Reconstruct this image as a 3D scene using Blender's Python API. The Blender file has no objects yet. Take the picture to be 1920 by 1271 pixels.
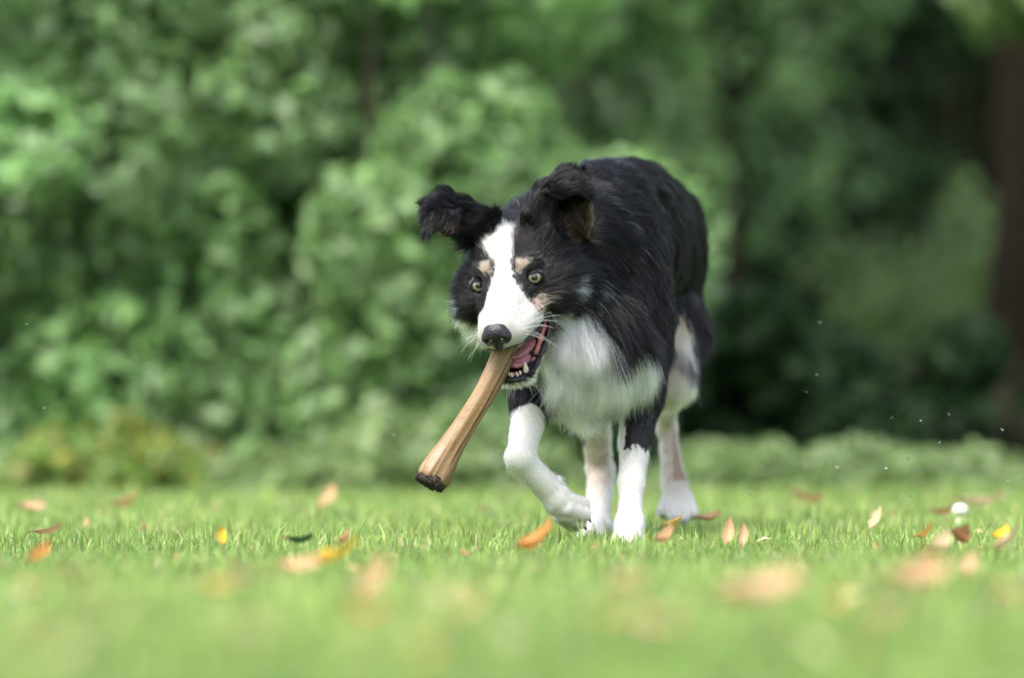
import bpy, math, random
import numpy as np
from mathutils import Vector, Matrix, noise as mnoise, kdtree
random.seed(7)
RNG = np.random.default_rng(11)
sc = bpy.context.scene
R_ = math.radians

# ------------------------------------------------------------------ camera
LENS, SENSOR = 200.0, 36.0
F = LENS / SENSOR * 1920.0            # focal length in photo pixels
DIST, CAM_H = 7.2, 0.196              # camera lies in the grass, 7.2 m from the dog
HORIZON = 745.0
cam_data = bpy.data.cameras.new('camera')
cam = bpy.data.objects.new('camera', cam_data)
sc.collection.objects.link(cam)
cam.location = (0, -DIST, CAM_H)
cam.rotation_euler = (R_(90), 0, 0)
cam_data.lens = LENS
cam_data.sensor_width = SENSOR
cam_data.shift_y = (HORIZON - 635.5) / 1920.0
cam_data.clip_start = 0.1
cam_data.clip_end = 600
cam_data.dof.use_dof = True
cam_data.dof.focus_distance = DIST - 0.10
cam_data.dof.aperture_fstop = 2.9
sc.camera = cam

# ------------------------------------------------------------------ sky, sun, exposure
world = bpy.data.worlds.new('World')
sc.world = world
world.use_nodes = True
wn = world.node_tree
sky = wn.nodes.new('ShaderNodeTexSky')
sky.sky_type = 'NISHITA'
sky.sun_disc = False
SUN_EL, SUN_AZ = 58.0, 215.0
sky.sun_elevation = R_(SUN_EL)
sky.sun_rotation = R_(SUN_AZ)
sky.air_density = 1.0
sky.dust_density = 3.0
hsv = wn.nodes.new('ShaderNodeHueSaturation')       # thin overcast: the blue is washed out
hsv.inputs['Saturation'].default_value = 0.62
wn.links.new(sky.outputs[0], hsv.inputs['Color'])
wn.links.new(hsv.outputs[0], wn.nodes['Background'].inputs[0])
wn.nodes['Background'].inputs[1].default_value = 0.145
sun_d = bpy.data.lights.new('sun', 'SUN')
sun_d.energy = 1.7
sun_d.angle = R_(35)
sun_d.color = (1.0, 0.95, 0.87)
sun = bpy.data.objects.new('sun', sun_d)
sc.collection.objects.link(sun)
# Nishita: rotation 0 puts the sun at +Y, growing clockwise seen from above
sdir = Vector((math.sin(R_(SUN_AZ)) * math.cos(R_(SUN_EL)), math.cos(R_(SUN_AZ)) * math.cos(R_(SUN_EL)), math.sin(R_(SUN_EL))))
sun.rotation_euler = sdir.to_track_quat('Z', 'Y').to_euler()
sun.location = sdir * 40
sc.view_settings.view_transform = 'Standard'
sc.view_settings.look = 'None'
sc.view_settings.gamma = 1
sc.view_settings.use_curve_mapping = False
sc.view_settings.exposure = 1.52
sc.render.engine = 'CYCLES'
sc.cycles.max_bounces = 10
sc.cycles.transparent_max_bounces = 8
sc.cycles.use_denoising = True

# ------------------------------------------------------------------ helpers
col = sc.collection

def W(px, py, y):
    """A point of the place: photo direction (px, py) at depth y behind the plane of the dog's eyes."""
    d = DIST + y
    return np.array([(px - 960.0) / F * d, y, CAM_H + (HORIZON - py) / F * d])

def tag(o, label=None, cat=None, group=None, kind=None):
    if label: o['label'] = label
    if cat: o['category'] = cat
    if group: o['group'] = group
    if kind: o['kind'] = kind
    return o

def empty(name, loc=(0, 0, 0)):
    o = bpy.data.objects.new(name, None)
    o.location = loc
    o.empty_display_size = 0.05
    col.objects.link(o)
    return o

def mesh_obj(name, verts, faces, mat=None, parent=None, smooth=True, vcol=None):
    """verts in world space; parent is an unrotated Empty or object whose location is subtracted."""
    me = bpy.data.meshes.new(name)
    verts = np.asarray(verts, dtype=np.float64)
    if parent is not None:
        verts = verts - np.array(wloc(parent))
    if isinstance(faces, np.ndarray):
        nf, k = faces.shape
        me.vertices.add(len(verts))
        me.vertices.foreach_set('co', verts.astype(np.float32).ravel())
        me.loops.add(nf * k)
        me.loops.foreach_set('vertex_index', faces.astype(np.int32).ravel())
        me.polygons.add(nf)
        me.polygons.foreach_set('loop_start', np.arange(0, nf * k, k, dtype=np.int32))
        me.update(calc_edges=True)
    else:
        me.from_pydata(verts.tolist(), [], faces)
        me.update()
    me.validate()
    if smooth:
        me.polygons.foreach_set('use_smooth', np.ones(len(me.polygons), dtype=bool))
    if vcol is not None:
        a = me.color_attributes.new('pigment', 'FLOAT_COLOR', 'POINT')
        c = np.ones((len(verts), 4), dtype=np.float32)
        c[:, :3] = vcol
        a.data.foreach_set('color', c.ravel())
    o = bpy.data.objects.new(name, me)
    col.objects.link(o)
    if mat: me.materials.append(mat)
    if parent is not None: o.parent = parent
    return o

def wloc(o):
    v = Vector((0, 0, 0))
    while o is not None:
        v = v + Vector(o.location)
        o = o.parent
    return v

def new_mat(name):
    m = bpy.data.materials.new(name)
    m.use_nodes = True
    nt = m.node_tree
    return m, nt, nt.nodes, nt.links, nt.nodes['Principled BSDF']

def ramp(nodes, stops):
    r = nodes.new('ShaderNodeValToRGB')
    e = r.color_ramp.elements
    while len(e) < len(stops): e.new(0.5)
    for el, (p, c) in zip(e, stops):
        el.position = p
        el.color = (*c, 1)
    return r

def noise_mat(name, stops, scale, rough=0.7, detail=4, bump=0.0, stretch=None, spec=0.5):
    m, nt, N, L, b = new_mat(name)
    tc = N.new('ShaderNodeTexCoord')
    n = N.new('ShaderNodeTexNoise')
    n.inputs['Scale'].default_value = scale
    n.inputs['Detail'].default_value = detail
    src = tc.outputs['Object']
    if stretch:
        mp = N.new('ShaderNodeMapping')
        mp.inputs['Scale'].default_value = stretch
        L.new(src, mp.inputs[0]); src = mp.outputs[0]
    L.new(src, n.inputs['Vector'])
    r = ramp(N, stops)
    L.new(n.outputs['Fac'], r.inputs[0])
    L.new(r.outputs[0], b.inputs['Base Color'])
    b.inputs['Roughness'].default_value = rough
    b.inputs['Specular IOR Level'].default_value = spec
    if bump:
        bp = N.new('ShaderNodeBump')
        bp.inputs['Strength'].default_value = bump
        bp.inputs['Distance'].default_value = 0.01
        L.new(n.outputs['Fac'], bp.inputs['Height'])
        L.new(bp.outputs[0], b.inputs['Normal'])
    return m

def vnoise(p, freq, seed=0):
    """cheap smooth value noise, vectorised, about -1..1"""
    q = np.asarray(p, dtype=np.float64) * freq + seed * 17.31
    i = np.floor(q).astype(np.int64)
    f = q - i
    f = f * f * (3 - 2 * f)
    def h(a, b, c):
        n = (a * 73856093) ^ (b * 19349663) ^ (c * 83492791)
        n = (n ^ (n >> 13)) * 1274126177
        n = n & 0x7fffffff
        return (n % 65536) / 32768.0 - 1.0
    out = 0
    for dx in (0, 1):
        for dy in (0, 1):
            for dz in (0, 1):
                w = (f[:, 0] if dx else 1 - f[:, 0]) * (f[:, 1] if dy else 1 - f[:, 1]) * (f[:, 2] if dz else 1 - f[:, 2])
                out = out + w * h(i[:, 0] + dx, i[:, 1] + dy, i[:, 2] + dz)
    return out

# --------------------------------------------------------- signed distance shapes and surface nets
def sd_cone(p, a, b, ra, rb):
    ab = b - a
    t = np.clip(((p - a) @ ab) / (ab @ ab), 0, 1)
    q = p - a - t[:, None] * ab
    return np.sqrt(np.einsum('ij,ij->i', q, q)) - (ra + (rb - ra) * t)

def sd_ell(p, c, r, M=None):
    q = p - c
    if M is not None: q = q @ M          # columns of M are the ellipsoid's axes
    k0 = np.sqrt(((q / r) ** 2).sum(1))
    k1 = np.sqrt(((q / (r * r)) ** 2).sum(1)) + 1e-9
    return np.where(k0 < 1e-6, -r.min(), k0 * (k0 - 1.0) / k1)

def sd_tri(p, a, b, c, th):
    def dot(u, v): return (u * v).sum(-1)
    ba, cb, ac = b - a, c - b, a - c
    pa, pb, pc = p - a, p - b, p - c
    n = np.cross(ba, ac)
    s = np.sign(pa @ np.cross(ba, n)) + np.sign(pb @ np.cross(cb, n)) + np.sign(pc @ np.cross(ac, n))
    def seg(e, q):
        t = np.clip((q @ e) / (e @ e), 0, 1)
        r = e * t[:, None] - q
        return dot(r, r)
    edge = np.minimum(np.minimum(seg(ba, pa), seg(cb, pb)), seg(ac, pc))
    face = (pa @ n) ** 2 / (n @ n)
    return np.sqrt(np.where(s < 2.0, edge, face)) - th

class Prim:
    def __init__(s, kind, args, k=0.02, sub=False, **fur):
        s.kind, s.args, s.k, s.sub, s.fur = kind, args, k, sub, fur
        if kind == 'cone':
            a, b, ra, rb = args
            r = max(ra, rb)
            s.lo, s.hi = np.minimum(a, b) - r, np.maximum(a, b) + r
        elif kind == 'ell':
            r = args[1].max()
            s.lo, s.hi = args[0] - r, args[0] + r
        else:
            P = np.array(args[:3])
            s.lo, s.hi = P.min(0) - args[3], P.max(0) + args[3]
    def d(s, p):
        return {'cone': sd_cone, 'ell': sd_ell, 'tri': sd_tri}[s.kind](p, *s.args)

def surface(prims, vox, lo=None, hi=None):
    lo = np.min([q.lo for q in prims], 0) - 4 * vox if lo is None else lo
    hi = np.max([q.hi for q in prims], 0) + 4 * vox if hi is None else hi
    n = np.ceil((hi - lo) / vox).astype(int) + 1
    D = np.full(n, 0.05, dtype=np.float32)
    for q in prims:
        m = q.k + 3 * vox
        i0 = np.clip(np.floor((q.lo - m - lo) / vox).astype(int), 0, n - 1)
        i1 = np.clip(np.ceil((q.hi + m - lo) / vox).astype(int) + 1, 1, n)
        ax = [lo[j] + vox * np.arange(i0[j], i1[j]) for j in range(3)]
        G = np.stack(np.meshgrid(*ax, indexing='ij'), -1).reshape(-1, 3)
        dd = q.d(G).astype(np.float32)
        sl = tuple(slice(i0[j], i1[j]) for j in range(3))
        a = D[sl].ravel()
        if q.sub:
            h = np.clip(0.5 - 0.5 * (a + dd) / q.k, 0, 1)
            r = a * (1 - h) - dd * h + q.k * h * (1 - h)
        else:
            h = np.clip(0.5 + 0.5 * (a - dd) / q.k, 0, 1)
            r = a * (1 - h) + dd * h - q.k * h * (1 - h)
        D[sl] = r.reshape(D[sl].shape)
    S = D < 0
    c = S[:-1, :-1, :-1].astype(np.int8)
    tot = np.zeros(c.shape, np.int8)
    offs = [(x, y, z) for x in (0, 1) for y in (0, 1) for z in (0, 1)]
    for x, y, z in offs:
        tot += S[x:n[0] - 1 + x, y:n[1] - 1 + y, z:n[2] - 1 + z]
    act = np.argwhere((tot > 0) & (tot < 8))
    idx = np.full(c.shape, -1, np.int32)
    idx[tuple(act.T)] = np.arange(len(act))
    val = {o: D[act[:, 0] + o[0], act[:, 1] + o[1], act[:, 2] + o[2]] for o in offs}
    acc = np.zeros((len(act), 3)); cnt = np.zeros(len(act))
    for a in offs:
        for ax in range(3):
            if a[ax] == 1: continue
            b = list(a); b[ax] = 1; b = tuple(b)
            va, vb = val[a], val[b]
            cr = (va < 0) != (vb < 0)
            t = np.where(cr, va / np.where(cr, va - vb, 1), 0)
            pt = np.array(a, float)[None, :].repeat(len(act), 0)
            pt[:, ax] += t
            acc[cr] += pt[cr]; cnt[cr] += 1
    V = lo + vox * (act + acc / cnt[:, None])
    quads = []
    for ax in range(3):
        o1, o2 = [(1, 2), (2, 0), (0, 1)][ax]
        sh = [slice(None)] * 3; sh2 = [slice(None)] * 3
        sh[ax] = slice(0, n[ax] - 1); sh2[ax] = slice(1, n[ax])
        A, B = S[tuple(sh)], S[tuple(sh2)]
        e = np.argwhere(A != B)
        ok = (e[:, o1] > 0) & (e[:, o2] > 0) & (e[:, o1] < n[o1] - 1) & (e[:, o2] < n[o2] - 1)
        e = e[ok]
        inside = A[tuple(e.T)]
        def cell(da, db):
            q = e.copy(); q[:, o1] += da; q[:, o2] += db
            return idx[tuple(q.T)]
        Q = np.stack([cell(-1, -1), cell(0, -1), cell(0, 0), cell(-1, 0)], 1)
        Q[~inside] = Q[~inside][:, ::-1]
        quads.append(Q)
    return V, np.concatenate(quads)

def vert_normals(V, Q):
    n = np.cross(V[Q[:, 2]] - V[Q[:, 0]], V[Q[:, 3]] - V[Q[:, 1]])
    N = np.zeros_like(V)
    for j in range(4): np.add.at(N, Q[:, j], n)
    return N / (np.linalg.norm(N, axis=1, keepdims=True) + 1e-12)

def unit(v):
    return v / (np.linalg.norm(v, axis=-1, keepdims=True) + 1e-12)
# ================================================================== the lawn
m_ground, nt, N, L, b = new_mat('lawn_soil')
tc = N.new('ShaderNodeTexCoord')
n1 = N.new('ShaderNodeTexNoise'); n1.inputs['Scale'].default_value = 3.0; n1.inputs['Detail'].default_value = 6
n2 = N.new('ShaderNodeTexNoise'); n2.inputs['Scale'].default_value = 60.0; n2.inputs['Detail'].default_value = 5
L.new(tc.outputs['Object'], n1.inputs['Vector']); L.new(tc.outputs['Object'], n2.inputs['Vector'])
r1 = ramp(N, [(.3, (.050, .095, .022)), (.7, (.085, .15, .035))])
r2 = ramp(N, [(.35, (.035, .045, .015)), (.6, (.09, .15, .04))])
mx = N.new('ShaderNodeMixRGB'); mx.inputs[0].default_value = .5
L.new(n1.outputs['Fac'], r1.inputs[0]); L.new(n2.outputs['Fac'], r2.inputs[0])
L.new(r1.outputs[0], mx.inputs[1]); L.new(r2.outputs[0], mx.inputs[2])
L.new(mx.outputs[0], b.inputs['Base Color']); b.inputs['Roughness'].default_value = .95
gx = np.linspace(-1, 1, 61); gx = np.sign(gx) * np.abs(gx) ** 3 * 150
gy = np.concatenate([np.linspace(-60, -9, 12), np.linspace(-8, 14, 90), np.linspace(16, 250, 20)])
GXX, GYY = np.meshgrid(gx, gy, indexing='ij')
def ground_z(x, y):
    x, y = np.asarray(x, float), np.asarray(y, float)
    return .012 * np.sin(x * 1.7 + y * .6) * np.sin(y * .9 + 1.3) * np.clip((np.hypot(x - .1, y) - .5) / 1.5, 0, 1)
gv = np.stack([GXX, GYY, ground_z(GXX, GYY)], -1).reshape(-1, 3)
ia = np.arange(len(gx) * len(gy)).reshape(len(gx), len(gy))
gq = np.stack([ia[:-1, :-1], ia[1:, :-1], ia[1:, 1:], ia[:-1, 1:]], -1).reshape(-1, 4)
tag(mesh_obj('ground', gv, gq, m_ground), kind='structure')

def leaf_mat(name, rough, trans, attr='pigment', spec=.5):
    """thin leaf: surface colour from the blade's own pigment, some light let through"""
    m, nt, N, L, b = new_mat(name)
    at = N.new('ShaderNodeAttribute'); at.attribute_name = attr
    L.new(at.outputs['Color'], b.inputs['Base Color'])
    b.inputs['Roughness'].default_value = rough
    b.inputs['Specular IOR Level'].default_value = spec
    tr = N.new('ShaderNodeBsdfTranslucent')
    hs = N.new('ShaderNodeHueSaturation'); hs.inputs['Saturation'].default_value = 1.0; hs.inputs['Value'].default_value = 1.5
    L.new(at.outputs['Color'], hs.inputs['Color']); L.new(hs.outputs[0], tr.inputs['Color'])
    mix = N.new('ShaderNodeMixShader'); mix.inputs[0].default_value = trans
    L.new(b.outputs[0], mix.inputs[1]); L.new(tr.outputs[0], mix.inputs[2])
    L.new(mix.outputs[0], N['Material Output'].inputs[0])
    return m

def scatter(n, y0, y1, margin):
    """points on the lawn between two depths, over the strip the camera sees and a margin each side"""
    y = RNG.uniform(y0, y1, n * 2)
    half = (y + DIST) * .092 + margin
    x = RNG.uniform(-1, 1, n * 2) * half.max()
    k = np.abs(x) < half
    return x[k][:n], y[k][:n]

def grass_blades():
    VV, FF, CC = [], [], []
    base = 0
    zones = [(105000, -3.9, -1.6, .55, .0018, .015), (215000, -1.7, .75, .6, .0013, .0165),
             (85000, .7, 2.6, .6, .0022, .016), (68000, 2.5, 6.4, .9, .0040, .019)]
    for n, y0, y1, mg, wd, hh in zones:
        x, y = scatter(n, y0, y1, mg)
        n = len(x)
        P = np.stack([x, y, 0 * x], 1)
        P[:, 2] = ground_z(x, y) - .002
        patch = vnoise(P * [1, 1, 0], 2.2, 4) * .7 + vnoise(P * [1, 1, 0], 7.5, 8) * .8
        tuft = vnoise(P * [1, 1, 0], 26, 2)
        h = hh * (1 + .22 * patch + .30 * tuft) * RNG.lognormal(0, .36, n)
        h = np.clip(h, .007, .062)
        # the paw holds the grass down where it stands
        a = RNG.uniform(0, 2 * np.pi, n)
        lean = np.abs(RNG.normal(0, .42, n)) + .08
        dirv = np.stack([np.cos(a), np.sin(a), 0 * a], 1)
        b = a + np.pi / 2 + RNG.normal(0, .5, n)
        sidev = np.stack([np.cos(b), np.sin(b), 0 * b], 1)
        w = wd * RNG.uniform(.6, 1.35, n)
        up = np.array([0, 0, 1.0])
        p1 = P + (up * .55 + dirv * (lean * .22)[:, None]) * h[:, None]
        p2 = P + (up * (1 - .18 * lean)[:, None] + dirv * (lean * .85)[:, None]) * h[:, None]
        s = sidev * w[:, None]
        V = np.stack([P - s * .8, P + s * .8, p1 - s * .75, p1 + s * .75, p2], 1)
        VV.append(V.reshape(-1, 3))
        i = base + np.arange(n)[:, None] * 5
        FF.append(np.concatenate([i + [0, 1, 3], i + [0, 3, 2], i + [2, 3, 4]], 0))
        base += n * 5
        g = np.clip(.5 + .36 * patch + .2 * tuft + RNG.normal(0, .2, n), 0, 1)[:, None]
        c = np.array((.112, .208, .036)) * (1 - g) + np.array((.335, .45, .118)) * g
        dry = RNG.random(n) < .07 + .10 * np.clip(vnoise(P * [1, 1, 0], 4.3, 14) - .1, 0, 1)
        c[dry] = np.array((.42, .38, .20)) * RNG.uniform(.7, 1.2, (dry.sum(), 1))
        blue = RNG.random(n) < .12
        c[blue] = np.array((.14, .25, .085))
        c = c * np.exp(RNG.normal(0, .26, (n, 1)))
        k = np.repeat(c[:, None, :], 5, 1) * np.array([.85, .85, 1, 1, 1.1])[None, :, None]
        CC.append(k.reshape(-1, 3))
    m = leaf_mat('grass_blade', .5, .38)
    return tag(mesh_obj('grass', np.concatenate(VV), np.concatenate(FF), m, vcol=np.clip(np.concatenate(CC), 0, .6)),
               'short bright green lawn grass in blades', 'grass', kind='stuff')
grass_blades()

# ================================================================== hedge, trees and wood behind
def leaf_cloud(P, Nrm, size, pal, aspect=.55, droop=.3, var=.22, tone=None):
    """bent leaf faces (four triangles each) at P, roughly facing Nrm"""
    n = len(P)
    nn = unit(Nrm + RNG.normal(0, .55, (n, 3)))
    t = unit(np.cross(nn, RNG.normal(0, 1, (n, 3))))
    t = unit(t + np.array([0, 0, -droop]))
    sd = unit(np.cross(nn, t))
    nn = np.cross(t, sd)
    s = size * RNG.uniform(.45, 1.7, n)[:, None]
    w = s * aspect
    a = P - t * s * .5
    e = P + t * s * .5 - nn * s * .12
    m = P + t * s * .05
    l, r = m - sd * w * .5 + nn * s * .10, m + sd * w * .5 + nn * s * .10
    V = np.stack([a, r, e, l, m], 1).reshape(-1, 3)
    i = np.arange(n)[:, None] * 5
    Fc = np.concatenate([i + [0, 1, 4], i + [1, 2, 4], i + [2, 3, 4], i + [3, 0, 4]], 0)
    pal = np.array(pal)
    k = RNG.integers(0, len(pal), n)
    c = pal[k] * np.exp(RNG.normal(0, var, (n, 1)))
    if tone is not None: c = c * tone[:, None]      # young growth is paler than old
    return V, Fc, np.clip(np.repeat(c, 5, 0), .003, .7)

m_leaf = leaf_mat('shrub_leaf', .5, .40, spec=.8)
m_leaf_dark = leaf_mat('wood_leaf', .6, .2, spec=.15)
m_bark = noise_mat('bark', [(.3, (.008, .006, .004)), (.7, (.026, .019, .0125))], 14, .95, 6, .6, (6, 6, 1), .08)
m_twig = noise_mat('twig', [(.3, (.02, .016, .010)), (.7, (.05, .038, .024))], 30, .9)

def tube(pts, rads, seg=10):
    pts = np.array(pts, float); K = len(pts)
    V = []
    for i in range(K):
        t = unit(pts[min(i + 1, K - 1)] - pts[max(i - 1, 0)])
        ref = np.array([1, 0, 0]) if abs(t[0]) < .8 else np.array([0, 1, 0])
        u = unit(np.cross(t, ref)); v = np.cross(t, u)
        for j in range(seg):
            a = 2 * math.pi * j / seg
            V.append(pts[i] + (u * math.cos(a) + v * math.sin(a)) * rads[i])
    Fc = [[i * seg + j, i * seg + (j + 1) % seg, (i + 1) * seg + (j + 1) % seg, (i + 1) * seg + j] for i in range(K - 1) for j in range(seg)]
    return np.array(V), Fc + [list(range(seg))[::-1], [(K - 1) * seg + j for j in range(seg)]]

def join(parts):
    V, Fc, o = [], [], 0
    for v, f in parts:
        V.append(v); Fc += [[i + o for i in q] for q in f]; o += len(v)
    return np.concatenate(V), Fc

def crown_points(c, r, n, lumps, thick=.35):
    """leaf places on the outside of a lumpy crown: lumps are smaller balls on a big ellipsoid"""
    r = np.array(r, float); c = np.array(c, float)
    d = unit(RNG.normal(0, 1, (lumps, 3)))
    lc = c + d * r * RNG.uniform(.35, .95, (lumps, 1))
    lr = (r.mean() if r[2] > .45 * r[0] else r[2] * 1.3) * RNG.uniform(.22, .48, lumps)
    k = RNG.choice(lumps, n, p=lr ** 2 / (lr ** 2).sum())
    dd = unit(RNG.normal(0, 1, (n, 3)))
    P = lc[k] + dd * lr[k][:, None] * (1 - thick * RNG.random(n) ** 2)[:, None]
    return P, dd

def shrub(name, loc, size, n, leaf, pal, label, cat='shrub', group=None, lumps=34, mat=None, low=0.04):
    x, y = loc; sx, sy, sz = size
    z0 = float(ground_z(x, y))
    t = empty(name, (x, y, z0))
    tag(t, label, cat, group)
    P, dd = crown_points((x, y, z0 + sz * .5), (sx * .5, sy * .5, sz * .5), n, lumps)
    tone = np.ones(n)
    if sz > 1:                       # tall ones are leafy from the ground up
        nl = 40
        lc = np.stack([x + sx * .40 * RNG.uniform(-1, 1, nl), y + sy * .42 * RNG.uniform(-1, 1, nl), z0 + sz * RNG.uniform(.02, .93, nl)], 1)
        lr = sx * RNG.uniform(.07, .23, nl)
        k = RNG.choice(nl, n, p=lr ** 2 / (lr ** 2).sum())
        dd = unit(RNG.normal(0, 1, (n, 3)))
        tone = np.exp(RNG.normal(.12, .20, nl))[k]
        P = lc[k] + dd * lr[k][:, None] * (1 - .4 * RNG.random(n) ** 2)[:, None]
    if sz < .2:                      # weeds: a loose uneven mat of small leaves, thinning out at the rim
        q = RNG.normal(0, .36, (n, 2)).clip(-1.1, 1.1)
        hgt = sz * np.exp(-(q ** 2).sum(1) * .8) * (1 + .45 * vnoise(np.stack([q[:, 0] * sx, q[:, 1] * sy, 0 * q[:, 0]], 1) + x, 9, 3))
        P = np.stack([x + q[:, 0] * sx * .62, y + q[:, 1] * sy * .62, z0 + hgt * RNG.random(n) ** .6 * 1.1], 1)
        dd = unit(RNG.normal(0, 1, (n, 3)))
    k = P[:, 2] > z0 + low
    V, Fc, C = leaf_cloud(P[k], dd[k] * .4 + np.array([-.1, -.5, .6]), leaf, pal, tone=tone[k])
    mesh_obj('crown', V, Fc, mat or m_leaf, t, smooth=False, vcol=C)
    st = []
    for i in range(7):
        a = RNG.uniform(0, 2 * math.pi)
        e = np.array([x + math.cos(a) * sx * .33 * RNG.random(), y + math.sin(a) * sy * .33 * RNG.random(), z0 + sz * RNG.uniform(.6, .95)])
        s0 = np.array([x + RNG.normal(0, .05), y + RNG.normal(0, .05), z0 - .03])
        mid = (s0 + e) / 2 + RNG.normal(0, .05, 3)
        st.append(tube([s0, mid, e], [.012, .008, .004], 6))
    v, f = join(st)
    mesh_obj('stem', v, f, m_twig, t)
    return t

G_MID = [(.110, .215, .058), (.138, .245, .074), (.092, .185, .048), (.152, .255, .090)]
G_GREY = [(.130, .240, .080), (.120, .220, .065), (.160, .265, .100)]
G_YEL = [(.15, .25, .045), (.175, .265, .052), (.13, .23, .045), (.22, .21, .03)]
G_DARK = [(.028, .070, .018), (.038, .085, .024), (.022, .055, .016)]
G_SHADE = [(.010, .028, .008), (.014, .036, .010), (.008, .022, .007)]  # deep shade of the hollow and wood put into the leaf colour
G_LIME = [(.155, .235, .075), (.18, .26, .09), (.13, .21, .065)]
HG = 'shrubs of the thicket along the lawn'
# (photo px of the middle, depth, width, depth size, height, leaves, leaf length, palette, label)
HEDGE = [
    (10, 4.95, 1.05, .9, 1.65, 12000, .044, G_GREY, 'grey-green leafy shrub at the far left end of the thicket'),
    (205, 4.45, .50, .4, .13, 1800, .040, G_YEL, 'low shrub with a few yellowing leaves at the left foot of the thicket'),
    (300, 5.05, 1.05, .8, 1.70, 12000, .044, G_MID, 'tall mid-green shrub behind the low shrub with yellowing leaves'),
    (560, 4.35, .36, .4, .08, 1300, .038, G_LIME, 'low yellow-green shrub at the foot of the thicket left of the bone'),
    (560, 5.15, .98, .8, 1.65, 11000, .044, G_GREY, 'tall grey-green shrub between the two tall mid-green ones'),
    (800, 4.95, 1.02, .8, 1.70, 12000, .044, G_MID, 'tall mid-green shrub behind the dog\'s folded ear'),
    (800, 4.40, .50, .4, .15, 1800, .040, G_LIME, 'low lime-green shrub directly behind the bone'),
    (985, 5.9, .95, .9, 1.95, 12000, .046, G_MID, 'tall mid-green shrub rising behind the dog\'s back'),
    (1060, 6.4, .66, .8, 1.95, 9000, .048, G_MID, 'tall mid-green shrub at the right end of the thicket behind the rump'),
]
for px, y, sx, sy, sz, n, lf_, pal, lab in HEDGE:
    shrub('shrub', (W(px, 0, y)[0], y), (sx, sy, sz), n, lf_, pal, lab, 'shrub', HG, low=.04 if sz > 1 else .0)
for px, y, sx, sz, lab in ((1385, 4.15, .36, .085, 'low pale green mound of weeds just right of the dog\'s raised hind paw'),
                           (1690, 4.2, .46, .095, 'wide low green mound of weeds at the lawn edge below the dark hollow')):
    shrub('weed_clump', (W(px, 0, y)[0], y), (sx, .35, sz), 1500, .026, G_LIME, lab, 'weeds', 'weed mounds at the lawn edge', lumps=34, low=.0)

def tree(name, px, y, trunk_r, height, lean, crowns, n, leaf, pal, label, limbs, mat=None, group=None):
    x = W(px, 0, y)[0]; z0 = float(ground_z(x, y))
    t = empty(name, (x, y, z0)); tag(t, label, 'tree', group)
    K = 9
    pts = [(x + lean * (i / K) ** 1.5 + .03 * math.sin(i * 1.7), y + .03 * math.cos(i * 2.1), z0 - .1 + height * i / K) for i in range(K + 1)]
    rd = [trunk_r * (1 + .25 * math.exp(-i * 1.3)) * (1 - .6 * i / K) for i in range(K + 1)]
    parts = [tube(pts, rd, 16)]
    for a, b_, c_, r0 in limbs:
        parts.append(tube([np.array(a) + (x, y, z0), np.array(b_) + (x, y, z0), np.array(c_) + (x, y, z0)], [r0, r0 * .7, r0 * .25], 8))
    v, f = join(parts)
    mesh_obj('trunk', v, f, m_bark, t)
    VV, FF, CC, o = [], [], [], 0
    for (cx, cy, cz), r, share, *own in crowns:
        P, dd = crown_points((x + cx, y + cy, z0 + cz), r, int(n * share), 30, .6)
        V, Fc, C = leaf_cloud(P, dd * .5 + np.array([0, -.1, .6]), leaf, own[0] if own else pal)
        VV.append(V); FF.append(Fc + o); CC.append(C); o += len(V)
    mesh_obj('crown', np.concatenate(VV), np.concatenate(FF), mat or m_leaf_dark, t, smooth=False, vcol=np.concatenate(CC))
    return t

# the big tree at the right edge, a low bough hanging into the picture
tree('broadleaf_tree', 1985, 7.6, .20, 7.0, .1,
     [((0, .3, 4.2), (3.2, 2.6, 2.0), .78), ((-.12, -.7, 1.17), (.22, .3, .10), .045, G_LIME), ((-1.6, 1.2, 3.2), (1.8, 1.6, 1.0), .165)],
     9000, .095, G_MID, 'dark brown tree trunk at the right edge with a pale leafy bough hanging above', 
     [((0, 0, 1.9), (-.1, -.5, 1.75), (-.15, -.8, 1.22), .05), ((0, 0, 2.2), (-.8, .4, 2.7), (-1.9, .9, 3.3), .09), ((0, 0, 2.4), (.9, .3, 3.0), (1.8, .6, 3.8), .09)], m_leaf)
# younger trees in the wood behind, their leaves reaching low
TG = 'young trees in the wood'
tree('young_tree', 1360, 10.5, .04, 4.2, .2, [((0, 0, 1.75), (.75, .6, 1.0), .6), ((.2, .2, 3.0), (1.1, .9, .9), .4)], 5200, .075, G_GREY,
     'slender tree with grey-green leaves right behind the dog\'s rump', [((0, 0, 1.1), (.3, 0, 1.4), (.6, -.1, 1.6), .025)], m_leaf, TG)
tree('young_tree', 1590, 13.5, .04, 4.5, -.1, [((0, 0, 2.9), (.9, .7, .8), .45), ((-.3, .2, 1.05), (.60, .5, .42), .10), ((.3, .1, 3.6), (1.1, .9, .8), .45)], 4200, .080, G_MID,
     'young tree with sparse sunlit leaves in the gap left of the brown trunk', [((0, 0, 1.3), (-.3, 0, 1.6), (-.6, -.1, 1.9), .025)], m_leaf, TG)
tree('young_tree', 1925, 11.5, .028, 3.8, .1, [((-.37, 0, .46), (.36, .4, .24), .45), ((-.19, 0, .74), (.10, .2, .24), .05), ((0, .1, 2.6), (.9, .7, .8), .5)], 2600, .060, G_LIME,
     'young tree with yellow-green leaves hanging low beside the brown trunk', [((0, 0, .9), (.2, 0, 1.1), (.35, -.1, 1.2), .02)], m_leaf, TG)
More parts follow.
